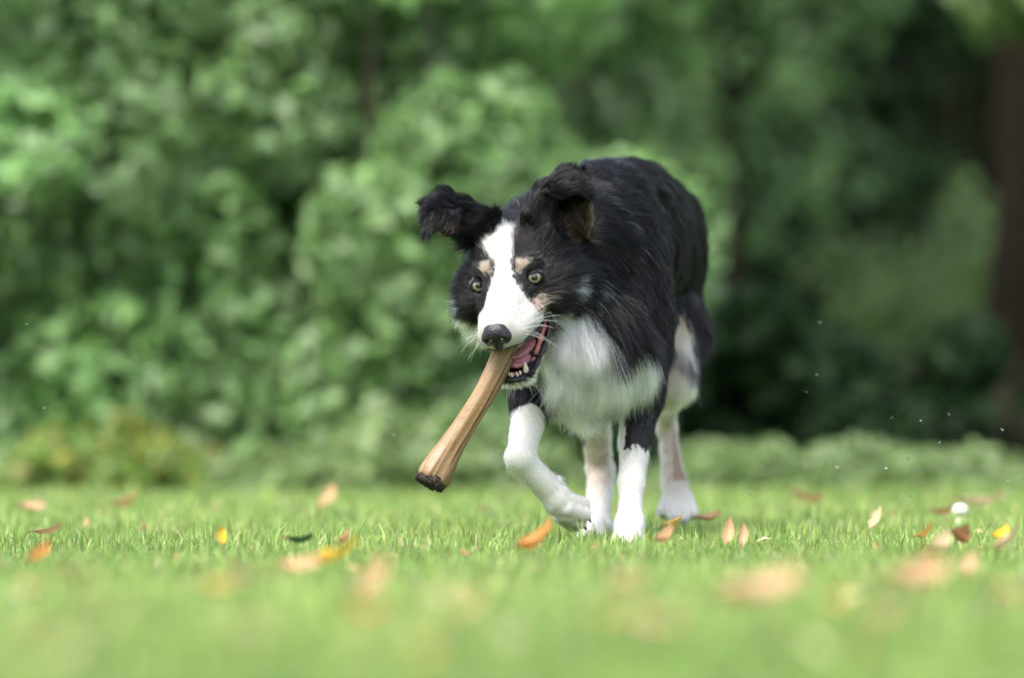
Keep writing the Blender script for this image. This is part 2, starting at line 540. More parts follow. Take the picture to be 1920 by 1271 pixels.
for px, y, sx, sz, n, lab in ((1500, 5.5, 1.05, .36, 6000, 'dark bushy undergrowth in the hollow right of the dog'),
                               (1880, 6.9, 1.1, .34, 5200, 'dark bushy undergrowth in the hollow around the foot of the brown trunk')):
    shrub('undergrowth_bush', (W(px, 0, y)[0], y), (sx, .9, sz), n, .06, G_SHADE, lab, 'bush', 'dark undergrowth in the hollow', lumps=24, mat=m_leaf_dark)
shrub('shade_shrub', (W(1735, 0, 13.0)[0], 13.0), (2.3, 1.2, 3.2), 9000, .085, G_SHADE, 'tall shrub filling the gap left of the brown trunk, leaves coloured dark for shade', 'shrub', None, mat=m_leaf_dark)  # added to close the gap; its dark leaf colour stands in for shade
# the wood far behind: reads as one dark mass
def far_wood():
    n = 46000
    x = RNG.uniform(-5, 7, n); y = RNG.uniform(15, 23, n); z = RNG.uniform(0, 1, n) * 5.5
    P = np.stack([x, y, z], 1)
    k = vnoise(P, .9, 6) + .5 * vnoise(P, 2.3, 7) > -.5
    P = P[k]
    V, Fc, C = leaf_cloud(P, np.tile([0, -.3, .7], (len(P), 1)), .26, G_SHADE)
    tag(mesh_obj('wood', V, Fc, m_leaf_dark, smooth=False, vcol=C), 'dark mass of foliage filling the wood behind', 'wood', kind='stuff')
far_wood()

# ================================================================== fallen leaves
LEAF_COL = {'tan': (.52, .33, .17), 'pale': (.58, .46, .28), 'orange': (.58, .25, .06), 'yellow': (.72, .45, .03), 'brown': (.26, .12, .05),
            'pink': (.56, .36, .20), 'green': (.035, .10, .035), 'gold': (.68, .42, .10)}
def leaf_paint(name, ca, cb):
    m, nt, N, L, b = new_mat('fallen_leaf_' + name)
    tc = N.new('ShaderNodeTexCoord')
    n = N.new('ShaderNodeTexNoise'); n.inputs['Scale'].default_value = 45; n.inputs['Detail'].default_value = 5
    L.new(tc.outputs['Object'], n.inputs['Vector'])
    r = ramp(N, [(.38, ca), (.70, tuple(.7 * a + .3 * c for a, c in zip(ca, cb))), (.95, cb)])
    L.new(n.outputs['Fac'], r.inputs[0]); L.new(r.outputs[0], b.inputs['Base Color'])
    b.inputs['Roughness'].default_value = .6
    tr = N.new('ShaderNodeBsdfTranslucent'); L.new(r.outputs[0], tr.inputs['Color'])
    mix = N.new('ShaderNodeMixShader'); mix.inputs[0].default_value = .25
    L.new(b.outputs[0], mix.inputs[1]); L.new(tr.outputs[0], mix.inputs[2])
    L.new(mix.outputs[0], N['Material Output'].inputs[0])
    return m
LM = {k: leaf_paint(k, v, LEAF_COL['brown'] if k not in ('brown', 'green') else tuple(.5 * q for q in v)) for k, v in LEAF_COL.items()}

def fallen_leaf(px, py, wpx, colr, ang, tilt, curl, label, aspect=.50, z=.030):
    """ang: turn on the ground; tilt: how far the tip stands up; wpx: length as seen in the photo"""
    if py > 1080: z += .014
    d = (CAM_H - z) * F / (py - HORIZON)
    y = d - DIST
    x = (px - 960) / F * d
    Lg = wpx / F * d / max(.35, abs(math.cos(R_(ang))) * math.cos(R_(tilt)) + .5 * math.sin(R_(tilt)))
    Lg = min(Lg, .115)
    nu, nv = 9, 5
    if py > 1080: tilt += 8
    if tilt > 40: aspect = .34
    V = np.zeros((nu, nv, 3))
    jx = RNG.normal(0, .07, (nu, nv)); bend = RNG.uniform(-.5, .5); side = RNG.uniform(-.6, .6); skew = RNG.uniform(.7, 1.3)
    for i in range(nu):
        u = i / (nu - 1)
        wv = math.sin(math.pi * u ** .85) ** .8 * aspect * Lg * .5 + .0006
        for j in range(nv):
            s = (j - 2) / 2
            xx = (u - .5) * Lg
            yy = s * wv * (skew if s > 0 else 2 - skew) * (1 + jx[i, j]) + bend * .12 * Lg * (2 * u - 1) ** 2
            zz = curl * Lg * (.9 * (2 * u - 1 + bend) ** 2 + 1.1 * side * s * u + .7 * s * s * (wv / (aspect * Lg * .5))) + abs(s) * .05 * Lg + jx[i, j] * .12 * Lg
            V[i, j] = (xx, yy, zz)
    V = V.reshape(-1, 3)
    a, t = R_(ang), R_(tilt * .7)
    Rt = np.array([[math.cos(t), 0, -math.sin(t)], [0, 1, 0], [math.sin(t), 0, math.cos(t)]])
    Ra = np.array([[math.cos(a), -math.sin(a), 0], [math.sin(a), math.cos(a), 0], [0, 0, 1]])
    rl = R_(RNG.uniform(2, 16))                      # the leaf leans over on the blades it lies on
    Rl = np.array([[1, 0, 0], [0, math.cos(rl), -math.sin(rl)], [0, math.sin(rl), math.cos(rl)]])
    V = V @ Rl.T @ Rt.T @ Ra.T
    V = V + np.array([x, y, max(z, .012 - V[:, 2].min())])
    ia = np.arange(nu * nv).reshape(nu, nv)
    Q = np.stack([ia[:-1, :-1], ia[1:, :-1], ia[1:, 1:], ia[:-1, 1:]], -1).reshape(-1, 4)
    t_ = empty('fallen_leaf', (x, y, float(ground_z(x, y))))
    tag(t_, label, 'leaf', 'fallen leaves on the lawn')
    mesh_obj('blade', V, Q, LM[colr], t_)
    a0 = V[2]; dirn = unit(V[2] - V[22])
    v, f = tube([V[2 * nv + 2] + [0, 0, .0008], a0, a0 + dirn * Lg * .14, a0 + dirn * Lg * .27 + [0, 0, -.004]], [.0008, .0011, .0010, .0008], 5)
    mesh_obj('stalk', v, f, LM['brown'], t_)
    return t_

LEAVES = [
 (60, 955, 52, 'pink', 20, 15, .2, 'blurred pinkish fallen leaf near the far lawn edge at the far left'),
 (235, 950, 55, 'tan', -30, 10, .3, 'blurred tan fallen leaf near the far lawn edge below the low shrub'),
 (90, 1000, 50, 'tan', 10, 5, .2, 'flat tan leaf in the grass below the pinkish leaf at far left'),
 (75, 1047, 52, 'orange', 60, 55, .25, 'small rusty brown leaf standing upright in the grass at left'),
 (58, 1106, 55, 'pink', 0, 5, .15, 'flat reddish leaf lying near the left edge below the upright rusty leaf'),
 (415, 1010, 26, 'yellow', 85, 70, .15, 'tiny bright yellow leaf standing upright in the grass'),
 (562, 1018, 48, 'green', 5, 5, .25, 'dark green leaf lying in the grass below the bone'),
 (650, 1014, 28, 'tan', 40, 35, .6, 'small curled brown leaf beside the dark green leaf'),
 (628, 1052, 88, 'yellow', 12, 6, .22, 'bright yellow-orange leaf lying below the tip of the bone'),
 (562, 1069, 78, 'tan', -8, 4, .2, 'flat brown leaf touching the bright yellow-orange leaf'),
 (462, 1088, 52, 'pale', 35, 35, .4, 'pale tan leaf with a raised peak left of the yellow-orange leaf'),
 (412, 1104, 60, 'gold', 0, 5, .2, 'ochre yellow leaf lying beside the pale peaked leaf'),
 (706, 1090, 74, 'pink', 58, 58, .2, 'narrow pinkish leaf standing at a slant below the bone'),
 (180, 1128, 44, 'tan', 30, 25, .3, 'small blurred tan leaf in the left foreground'),
 (142, 1086, 60, 'tan', -5, 4, .2, 'flat tan leaf between the reddish leaf and the pale peaked leaf'),
 (692, 1158, 80, 'orange', 5, 14, .3, 'orange-brown leaf in the foreground under the slanting pinkish leaf'),
 (485, 1186, 78, 'pale', 6, 4, .15, 'blurred pale straw leaf flat in the left foreground'),
 (886, 1142, 66, 'pink', 40, 35, .2, 'blurred pinkish leaf tilted to the right in the foreground left of the lifted paw'),
 (815, 1126, 55, 'pale', -20, 6, .2, 'faint pale leaf between the orange-brown leaf and the tilted pinkish leaf'),
 (800, 1229, 62, 'gold', 15, 25, .3, 'round blurred orange-yellow leaf at the bottom edge of the lawn'),
 (125, 1228, 45, 'pale', 70, 40, .2, 'pale upright blurred leaf at the bottom left'),
 (200, 1177, 50, 'pale', 0, 10, .2, 'pale blurred leaf above the upright one at the bottom left'),
 (617, 941, 42, 'tan', 60, 40, .2, 'tan leaf at the far lawn edge left of the bone end'),
 (1003, 1030, 66, 'orange', -8, 3, .4, 'rusty curled leaf in sharp grass just below the lifted front paw'),
 (1008, 1016, 34, 'tan', 70, 45, .3, 'small tan leaf leaning up behind the rusty curled leaf'),
 (1125, 1042, 18, 'pink', 10, 15, .2, 'very small pink leaf in the grass below the hind foot'),
 (1266, 986, 46, 'gold', 40, 25, .3, 'yellow-orange leaf under the raised hind paw'),
 (1330, 976, 50, 'tan', 5, 10, .25, 'flat tan leaf right of the raised hind paw'),
 (1248, 1016, 40, 'tan', 25, 20, .5, 'thin curled brown leaf lying in the grass right of the front foot'),
 (1368, 1004, 32, 'pink', 80, 70, .2, 'taller of two narrow tan leaves standing close together'),
 (1393, 1009, 24, 'pink', 82, 70, .2, 'shorter of two narrow tan leaves standing close together'),
 (1516, 943, 64, 'tan', 0, 10, .3, 'blurred tan leaf at the far lawn edge below the dark hollow'),
 (1646, 981, 42, 'pale', 55, 45, .2, 'pale tan leaf leaning in the grass left of the white mushroom'),
 (1842, 946, 92, 'pale', 15, 10, .2, 'long pale leaf at the far lawn edge right of the white mushroom'),
 (1775, 964, 60, 'tan', -5, 5, .2, 'tan leaf touching the white mushroom on its left'),
 (1806, 1018, 40, 'brown', 10, 25, .7, 'crumpled dark brown leaf in sharp grass near the right edge'),
 (1768, 1030, 50, 'pale', 40, 30, .4, 'pale curled leaf left of the crumpled dark brown leaf'),
 (1736, 1006, 36, 'gold', 10, 20, .4, 'small ochre curled leaf above the pale curled leaf'),
 (1880, 1012, 34, 'yellow', 70, 35, .3, 'small yellow-orange leaf near the right edge'),
 (1890, 1026, 56, 'pale', 5, 12, .4, 'pale and rusty leaf lying just below the small yellow-orange leaf'),
 (1186, 1103, 86, 'pink', 0, 14, .25, 'tan-orange leaf in the foreground below the standing front foot'),
 (1135, 1156, 46, 'yellow', 30, 20, .2, 'yellow leaf at the left end of the long tan leaf in the foreground'),
 (1218, 1180, 112, 'pink', -14, 5, .2, 'long tan-orange leaf behind the yellow leaf in the foreground'),
 (1435, 1124, 158, 'pink', 4, 6, .22, 'widest fallen leaf, pinkish tan and flat, in the right foreground'),
 (1738, 1096, 120, 'pink', 10, 30, .3, 'large arched orange-tan leaf in the right foreground'),
 (1722, 1080, 86, 'orange', 14, 34, .3, 'dark orange leaf resting on the back of the large arched leaf'),
 (1676, 1160, 92, 'pink', 10, 12, .25, 'blurred tan leaf lying in front of the large arched leaf'),
 (1896, 1124, 80, 'tan', 15, 15, .25, 'blurred tan leaf cut by the right edge of the picture'),
 (1570, 1134, 42, 'gold', 50, 30, .2, 'yellowish leaf between the widest leaf and the blurred tan leaf'),
 (1820, 1066, 32, 'pink', 70, 40, .2, 'small pinkish leaf above the large arched leaf, nearer the right edge'),
 (1632, 1092, 50, 'pale', 0, 8, .2, 'small pale leaf left of the large arched leaf'),
]
for a in LEAVES: fallen_leaf(*a)

# crumbs of dry leaf and straw caught in the grass: nobody could count them
def litter():
    n = 900
    x, y = scatter(n, -3.6, 5.0, .6); n = len(x)
    P = np.stack([x, y, ground_z(x, y) + RNG.uniform(.008, .022, n)], 1)
    V, Fc, C = leaf_cloud(P, np.tile([0, -.7, .7], (n, 1)), .013, [(.42, .26, .13), (.50, .40, .24), (.28, .14, .06), (.55, .36, .20)], .38, 0, .3)
    tag(mesh_obj('leaf_litter', V, Fc, leaf_mat('litter', .7, .2), smooth=False, vcol=C), 'crumbs of dry brown leaf caught between the grass blades', 'leaf litter', kind='stuff')
litter()

# a small white mushroom among the far leaves
d = (CAM_H - .03) * F / (965 - HORIZON)
mx_, my_ = (1800 - 960) / F * d, d - DIST
mu = empty('mushroom', (mx_, my_, float(ground_z(mx_, my_)))); tag(mu, 'small round white mushroom in the far grass beside a pale leaf', 'mushroom')
m_white = noise_mat('mushroom_white', [(.3, (.70, .68, .62)), (.7, (.82, .80, .76))], 60, .6)
prof = [(0, .046), (.006, .0452), (.0098, .041), (.0112, .036), (.0102, .032), (.004, .0315)]
V = [(mx_ + r * math.cos(2 * math.pi * j / 16), my_ + r * math.sin(2 * math.pi * j / 16), z) for r, z in prof for j in range(16)]
Fc = [[i * 16 + j, (i + 1) * 16 + j, (i + 1) * 16 + (j + 1) % 16, i * 16 + (j + 1) % 16] for i in range(5) for j in range(16)]
mesh_obj('cap', V, Fc, m_white, mu)
v, f = tube([(mx_, my_, -.005), (mx_, my_, .012), (mx_, my_, .028)], [.006, .005, .0045], 10)
mesh_obj('stem', v, f, m_white, mu)

# ================================================================== gnats in the air
m_gnat = noise_mat('gnat_body', [(.3, (.03, .025, .02)), (.7, (.10, .08, .06))], 300, .6)
m_wing, nt, N, L, b = new_mat('gnat_wing')
b.inputs['Base Color'].default_value = (.50, .50, .44, 1); b.inputs['Roughness'].default_value = .4; b.inputs['Alpha'].default_value = .55
def ball(c, r, dirn, seg=8, rings=5):
    u = unit(np.array(dirn, float)); a = unit(np.cross(u, [.3, .5, .8])); b_ = np.cross(u, a)
    V = [np.array(c) + u * -r[0] * math.cos(math.pi * i / rings) + (a * math.cos(2 * math.pi * j / seg) + b_ * math.sin(2 * math.pi * j / seg)) * r[1] * math.sin(math.pi * i / rings) for i in range(rings + 1) for j in range(seg)]
    Fc = [[i * seg + j, i * seg + (j + 1) % seg, (i + 1) * seg + (j + 1) % seg, (i + 1) * seg + j] for i in range(rings) for j in range(seg)]
    return np.array(V), Fc
proto_gnat = None
GN = [(48, 608, -.1), (85, 765, .0), (185, 888, .05), (742, 815, -.02), (612, 752, .2), (920, 820, -.05), (1635, 583, .0), (1535, 605, .25), (1510, 735, .02), (1532, 704, .3),
      (1672, 785, .12), (1725, 790, .0), (1780, 778, -.03), (1880, 807, .12), (1763, 830, -.02), (1703, 860, .02), (1660, 880, .0), (1440, 873, .05), (1570, 878, .35), (1890, 905, .06),
      (1845, 880, .1), (1864, 840, .15), (1405, 926, .02), (1707, 930, .05), (1518, 858, .1)]
for i, (px, py, y) in enumerate(GN):
    p = W(px, py, y)
    if proto_gnat is None:
        proto_gnat = []
        v, f = join([ball((0, 0, 0), (.0016, .0006), (1, .2, .3)), ball((.0017, .0003, .0005), (.0006, .0005), (1, 0, 0), 6, 4)])
        wv = []
        for s in (-1, 1):
            wv.append((np.array([(0, 0, .0004), (.001, s * .0012, .0012), (-.0005, s * .0032, .0022), (-.0018, s * .0022, .0014)]), [[0, 1, 2, 3]]))
        proto_gnat = [((v, f), m_gnat, 'abdomen'), (join(wv), m_wing, 'wings')]
        root = empty('gnat', p)
        for (vv, ff), mm, nm in proto_gnat:
            mesh_obj(nm, np.array(vv) + p, ff, mm, root)
        g0 = root
    else:
        root = g0.copy(); col.objects.link(root); root.location = p
        for ch in list(g0.children):
            c_ = ch.copy(); col.objects.link(c_); c_.parent = root
    root.rotation_euler = (RNG.uniform(-.6, .6), RNG.uniform(-.6, .6), RNG.uniform(0, 6.28))
    root.scale = [1.0] * 3 if px > 1000 else [.9] * 3
    if px > 1400 and py < 770: lab = 'tiny gnat in the air high over the lawn right of the dog'
    elif px > 1400: lab = 'tiny gnat in the swarm low over the lawn before the dark hollow'
    elif px < 200: lab = 'tiny gnat hovering before the thicket at the far left'
    else: lab = 'tiny gnat hovering near the bone'
    tag(root, lab, 'insect', 'gnats in the air ' + ('right of the dog' if px > 1400 else 'left of the dog'))

# ================================================================== the dog
# Head frame: x to the dog's left, y along the muzzle, z up, in millimetres times HS.
HS = 1.15e-3
def head_rot(yaw, pitch, roll):
    cy, sy, cp, sp, cr, sr = math.cos(yaw), math.sin(yaw), math.cos(pitch), math.sin(pitch), math.cos(roll), math.sin(roll)
    B = np.array([[1, 0, 0], [0, -1, 0], [0, 0, 1.0]])
    Rr = np.array([[cr, 0, -sr], [0, 1, 0], [sr, 0, cr]])
    Rp = np.array([[1, 0, 0], [0, cp, -sp], [0, sp, cp]])
    Ry = np.array([[cy, -sy, 0], [sy, cy, 0], [0, 0, 1]])
    return Ry @ Rp @ Rr @ B
HR = head_rot(R_(-12), R_(27.5), R_(8.5))
HT = W(949, 522, -0.03) - HR @ (np.array([0, 8, 29.0]) * HS)
def H(x, y, z): return HR @ (np.array([x, y, z], float) * HS) + HT
def to_head(p): return ((p - HT) @ HR) / HS
def hdir(x, y, z): return unit(HR @ np.array([x, y, z], float))

BACK = unit(np.array([0.22, 1.0, -0.05]))       # from chest to rump
DOWN = np.array([0, 0, -1.0])
skin = []
def cone(a, b, ra, rb, k=0.02, **f): skin.append(Prim('cone', (np.array(a), np.array(b), ra, rb), k, **f)); return skin[-1]
def ell(c, r, k=0.02, M=None, **f): skin.append(Prim('ell', (np.array(c), np.array(r, float)) + ((M,) if M is not None else ()), k, **f)); return skin[-1]
def tri(a, b, c, th, k=0.01, **f): skin.append(Prim('tri', (np.array(a), np.array(b), np.array(c), th), k, **f)); return skin[-1]
def hell(c, r, k=0.012, sub=False, **f):
    q = Prim('ell', (H(*c), np.array(r, float) * HS, HR), k, sub, head=True, **f)
    skin.append(q)
def hcone(a, b, ra, rb, k=0.012, **f):
    skin.append(Prim('cone', (H(*a), H(*b), ra * HS, rb * HS), k, head=True, **f))

# trunk: chest, shoulders, loin, rump
YAWB = R_(-12)
MB = np.array([[math.cos(YAWB), -math.sin(YAWB), 0], [math.sin(YAWB), math.cos(YAWB), 0], [0, 0, 1]])
side = dict(flow=unit(BACK * 1.0 + DOWN * 0.55), length=0.030, lift=0.12)
ell(W(1112, 525, .22), (.088, .165, .122), 0.03, MB, **side)
ell(W(1172, 438, .44), (.080, .22, .101), 0.05, MB, **side)
ell(W(1208, 452, .62), (.070, .130, .088), 0.05, MB, flow=unit(BACK + DOWN * .7), length=.030, lift=.14)
ell(W(1030, 545, .16), (.040, .080, .095), 0.04, flow=unit(BACK * .5 + DOWN), length=.030, lift=.15)
ell(W(1188, 555, .18), (.038, .080, .100), 0.04, flow=unit(BACK * .6 + DOWN), length=.036, lift=.15)
# withers and neck
cone(W(1130, 385, .25), W(1050, 458, .13), .053, .058, 0.05, flow=unit(BACK + DOWN * .15), length=.034, lift=.15)
cone(W(1055, 455, .13), W(965, 480, .085), .062, .056, 0.04, flow=unit(BACK + DOWN * .25), length=.036, lift=.20)
# throat and bib
cone(W(985, 545, .03), W(1085, 640, .09), .050, .072, 0.04, flow=unit(DOWN + BACK * .1), length=.046, lift=.32, bib=True)
ell(W(1100, 655, .13), (.056, .065, .058), 0.04, flow=unit(DOWN + BACK * .05), length=.052, lift=.34, bib=True)
ell(W(1168, 655, .11), (.028, .030, .030), 0.03, flow=unit(DOWN * .8 + np.array([.85, -.1, 0])), length=.050, lift=.40, bib=True)
# fore leg on the ground (the dog's left)
lf = dict(flow=DOWN, length=.007, lift=.16, leg=True)
cone(W(1192, 600, .17), W(1200, 735, .17), .044, .028, 0.03, flow=DOWN, length=.022, lift=.15)
cone(W(1200, 735, .17), W(1184, 905, .10), .0265, .0155, 0.02, **lf)
cone(W(1184, 905, .10), W(1180, 985, .075), .0155, .0160, 0.012, **lf)
cone(W(1180, 985, .075), W(1176, 1012, .035), .019, .019, 0.012, **lf)
for dx, dy in ((-19, .015), (-7, .0), (8, .0), (20, .017)):
    cone(W(1178 + dx * .7, 1008, .055), W(1176 + dx, 1022, .02 + dy), .0108, .0100, 0.002, flow=DOWN, length=.004, lift=.14, leg=True)
# fore leg lifted and folded at the wrist (the dog's right)
cone(W(1012, 600, .14), W(1000, 742, .12), .042, .029, 0.03, flow=DOWN, length=.016, lift=.15)
cone(W(1000, 742, .12), W(976, 854, .02), .0255, .0172, 0.02, **lf)
cone(W(976, 860, .02), W(1048, 938, .055), .0178, .0158, 0.012, flow=unit(W(1048, 938, .055) - W(975, 862, .02)), length=.009, lift=.16, leg=True)
PF = unit(W(1090, 975, .085) - W(1035, 928, .05))
cone(W(1045, 936, .055), W(1068, 955, .068), .0180, .0175, 0.010, flow=PF, length=.010, lift=.18, leg=True)
for a, b in (((1064, 938, .055), (1092, 945, .078)), ((1062, 952, .05), (1094, 963, .075)), ((1058, 962, .06), (1086, 978, .088)), ((1052, 966, .08), (1074, 982, .105))):
    cone(W(*a), W(*b), .0108, .0102, 0.0015, flow=PF, length=.004, lift=.16, leg=True)
ell(W(1046, 900, .06), (.0065, .0065, .007), 0.006, flow=PF, length=.008, lift=.2, leg=True)
# hind leg on the ground (the dog's right)
toe_f = dict(flow=DOWN, length=.004, lift=.14, leg=True)
toe_h = dict(flow=DOWN, length=.004, lift=.14, leg=True, hind=True)
hf = dict(flow=DOWN, length=.010, lift=.15, leg=True, hind=True)
ell(W(1160, 560, .56), (.045, .090, .100), 0.04, flow=unit(DOWN + BACK * .4), length=.04, lift=.15)
cone(W(1140, 640, .50), W(1108, 745, .38), .050, .026, 0.03, flow=DOWN, length=.02, lift=.12, hind=True)
cone(W(1108, 745, .38), W(1126, 882, .45), .0245, .0150, 0.02, **hf)
cone(W(1126, 878, .455), W(1120, 985, .37), .0175, .0145, 0.012, **hf)
cone(W(1120, 985, .37), W(1108, 1008, .33), .0165, .0165, 0.01, **hf)
for dx, dy in ((-18, .01), (-6, .0), (7, .0), (18, .012)):
    cone(W(1112 + dx * .7, 1003, .34), W(1104 + dx, 1015, .30 + dy), .0104, .0094, 0.002, **toe_h)
# hind leg swinging forward in the air (the dog's left)
ell(W(1250, 555, .60), (.038, .085, .110), 0.04, flow=unit(DOWN + BACK * .35 + np.array([.1, 0, 0])), length=.034, lift=.15)
cone(W(1262, 610, .56), W(1248, 705, .48), .044, .032, 0.03, flow=unit(DOWN + np.array([-.15, 0, 0])), length=.035, lift=.15, hind=True)
cone(W(1250, 705, .48), W(1250, 800, .60), .023, .0100, 0.02, **hf)
cone(W(1250, 800, .605), W(1264, 905, .55), .0108, .0150, 0.012, **hf)
cone(W(1266, 905, .55), W(1271, 945, .53), .0175, .0195, 0.01, **hf)
for dx, dy, dz in ((-27, .014, -9), (-9, .0, 0), (10, .0, 2), (27, .014, -6)):
    cone(W(1270 + dx * .6, 930, .535), W(1271 + dx, 968 + dz, .500 + dy), .0102, .0096, 0.0015, **toe_h)
# tail, carried low behind
cone(W(1215, 440, .74), W(1215, 600, .88), .024, .018, 0.03, flow=DOWN, length=.07, lift=.2)
cone(W(1215, 600, .88), W(1212, 690, .90), .018, .010, 0.02, flow=DOWN, length=.07, lift=.2)

# head
hell((0, -58, 20), (47, 58, 37), 0.02, length=.022, lift=.26)                # cranium
hell((0, -12, 16), (36, 42, 27), 0.014, length=.015, lift=.22)               # forehead
for s in (-1, 1):
    hell((s * 36, -30, -2), (29, 42, 29), 0.014, length=.026, lift=.32)      # cheek
    hcone((s * 18, 0, 36), (s * 31, -6, 37), 8, 6.5, 0.012, length=.008, lift=.12)   # brow
    hcone((s * 22, 22, -8), (s * 14.5, 76, -6), 16, 13, 0.010, length=.005, lift=.14)   # upper lip
    hell((s * 46, -50, -18), (24, 30, 32), 0.02, length=.052, lift=.42)      # ruff of the cheek
hcone((0, 2, 8), (0, 82, 3), 26, 20, 0.012, length=.007, lift=.2)           # muzzle
hcone((0, -4, 24), (0, 84, 12), 14, 12, 0.012, length=.006, lift=.12)        # bridge of the nose
hell((0, 91, -4), (15, 9, 10), 0.008, length=.003, lift=.12)                 # front of the upper lip
# lower jaw, open
jaw_a, jaw_b = (0, -18, -30), (0, 70, -49)
for s in (-1, 1):
    hcone((s * 26, -18, -31), (s * 11.5, 66, -65), 12, 6.5, 0.008, length=.009, lift=.25, jaw=True)
hcone((0, 20, -53), (0, 69, -66), 10, 6.8, 0.008, length=.011, lift=.3, jaw=True)
hell((0, -30, -32), (34, 34, 22), 0.016, length=.025, lift=.2, jaw=True)
# mouth: hollow between the jaws
for c, r in (((0, 22, -32), (19, 34, 12)), ((0, 56, -43), (13, 30, 17)), ((15, 28, -29), (25, 27, 10))):
    hell(c, r, 0.004, True, length=0, lift=0)
EYES = {1: (32, 9, 26), -1: (-32, 9, 26)}
ER = 11.6 * HS
EYEC = {}
for s_ in (1, -1):
    c0 = H(*EYES[s_])
    g = unit(np.array([0.0, -DIST, CAM_H + .10]) - c0)
    tt = np.linspace(-.02, .05, 400)
    dd = np.min([q.d(c0 + g * tt[:, None]) for q in skin], 0)
    on = c0 + g * tt[np.where(dd < 0)[0].max()]
    EYEC[s_] = (on - g * ER * (.62 if s_ > 0 else .50), g)
for s_ in (1, -1):
    skin.append(Prim('ell', (EYEC[s_][0] + EYEC[s_][1] * ER * 1.0, np.array([ER * .80] * 3)), 0.003, True, length=0, lift=0))
# ears
ef = dict(length=.019, lift=.24, ear=True)
def E(px, py, y): return W(px, py, y)
# the dog's left ear: pricked, the tip bending over
A, B_, C_, D_, T_, U_, V_, X_, M_ = (E(*q) for q in ((988, 418, .015), (1102, 442, .045), (1012, 358, .030), (1094, 370, .045), (1052, 330, .035), (1082, 334, .028), (1092, 350, .004), (1040, 356, .006), (1056, 405, .075)))
up_ = unit(T_ - (A + B_) / 2)
for q in ((A, C_, M_), (C_, T_, M_), (T_, D_, M_), (D_, B_, M_), (T_, U_, D_)): tri(*q, .0055, flow=up_, **ef)
fl_ = unit(np.array([.6, -.35, -.15]))
tri(T_, U_, V_, .005, flow=fl_, **ef)
tri(T_, V_, X_, .005, flow=fl_, **ef)
tri(C_, T_, X_, .005, flow=unit(T_ - C_), **ef)
cone(E(1005, 430, .03), E(1018, 385, .035), .013, .008, .02, flow=up_, **ef)
# the dog's right ear: held out sideways, folded down at the tip
a_, b_, c_, d_, e_, f_, g_, h_, i_, m_ = (E(*q) for q in ((926, 408, .030), (882, 452, .030), (876, 384, .030), (850, 428, .035), (838, 371, .030), (812, 376, .018), (806, 398, -.004), (803, 430, -.015), (846, 405, -.005), (872, 418, .062)))
out_ = unit(e_ - (a_ + b_) / 2)
for q in ((a_, c_, m_), (c_, e_, m_), (e_, d_, m_), (d_, b_, m_)): tri(*q, .0055, flow=out_, **ef)
tri(e_, f_, d_, .0050, flow=out_, **ef)
tri(e_, f_, g_, .005, flow=unit(np.array([-.7, -.3, -.3])), **ef)
tri(e_, g_, i_, .005, flow=unit(np.array([-.6, -.3, -.6])), **ef)
tri(c_, e_, i_, .005, flow=unit(np.array([-.7, -.2, -.2])), **ef)
tri(g_, h_, i_, .0045, flow=unit(np.array([-.3, -.2, -.9])), **ef)
cone(E(912, 428, .03), E(885, 405, .035), .013, .008, .02, flow=out_, **ef)

SV, SQ = surface(skin, 0.0025)
SN = vert_normals(SV, SQ)

# ---- coat markings: pigment as a function of the place on the body
BLACK, WHITE, TAN, PINK, MOUTH = (np.array(c) for c in ((.0042, .0038, .0046), (.80, .768, .705), (.48, .33, .22), (.62, .45, .38), (.045, .016, .018)))
def in_ell(p, c, r): return 1 - np.sqrt((((p - np.array(c)) / np.array(r)) ** 2).sum(1))
def seg_t(p, a, b):
    a, b = np.array(a), np.array(b); ab = b - a
    t = ((p - a) @ ab) / (ab @ ab)
    q = p - a - np.clip(t, 0, 1)[:, None] * ab
    return t, np.sqrt((q * q).sum(1))

def which_prim(p):
    add = [q for q in skin if not q.sub]
    D = np.stack([q.d(p) for q in add], 1)
    return add, D

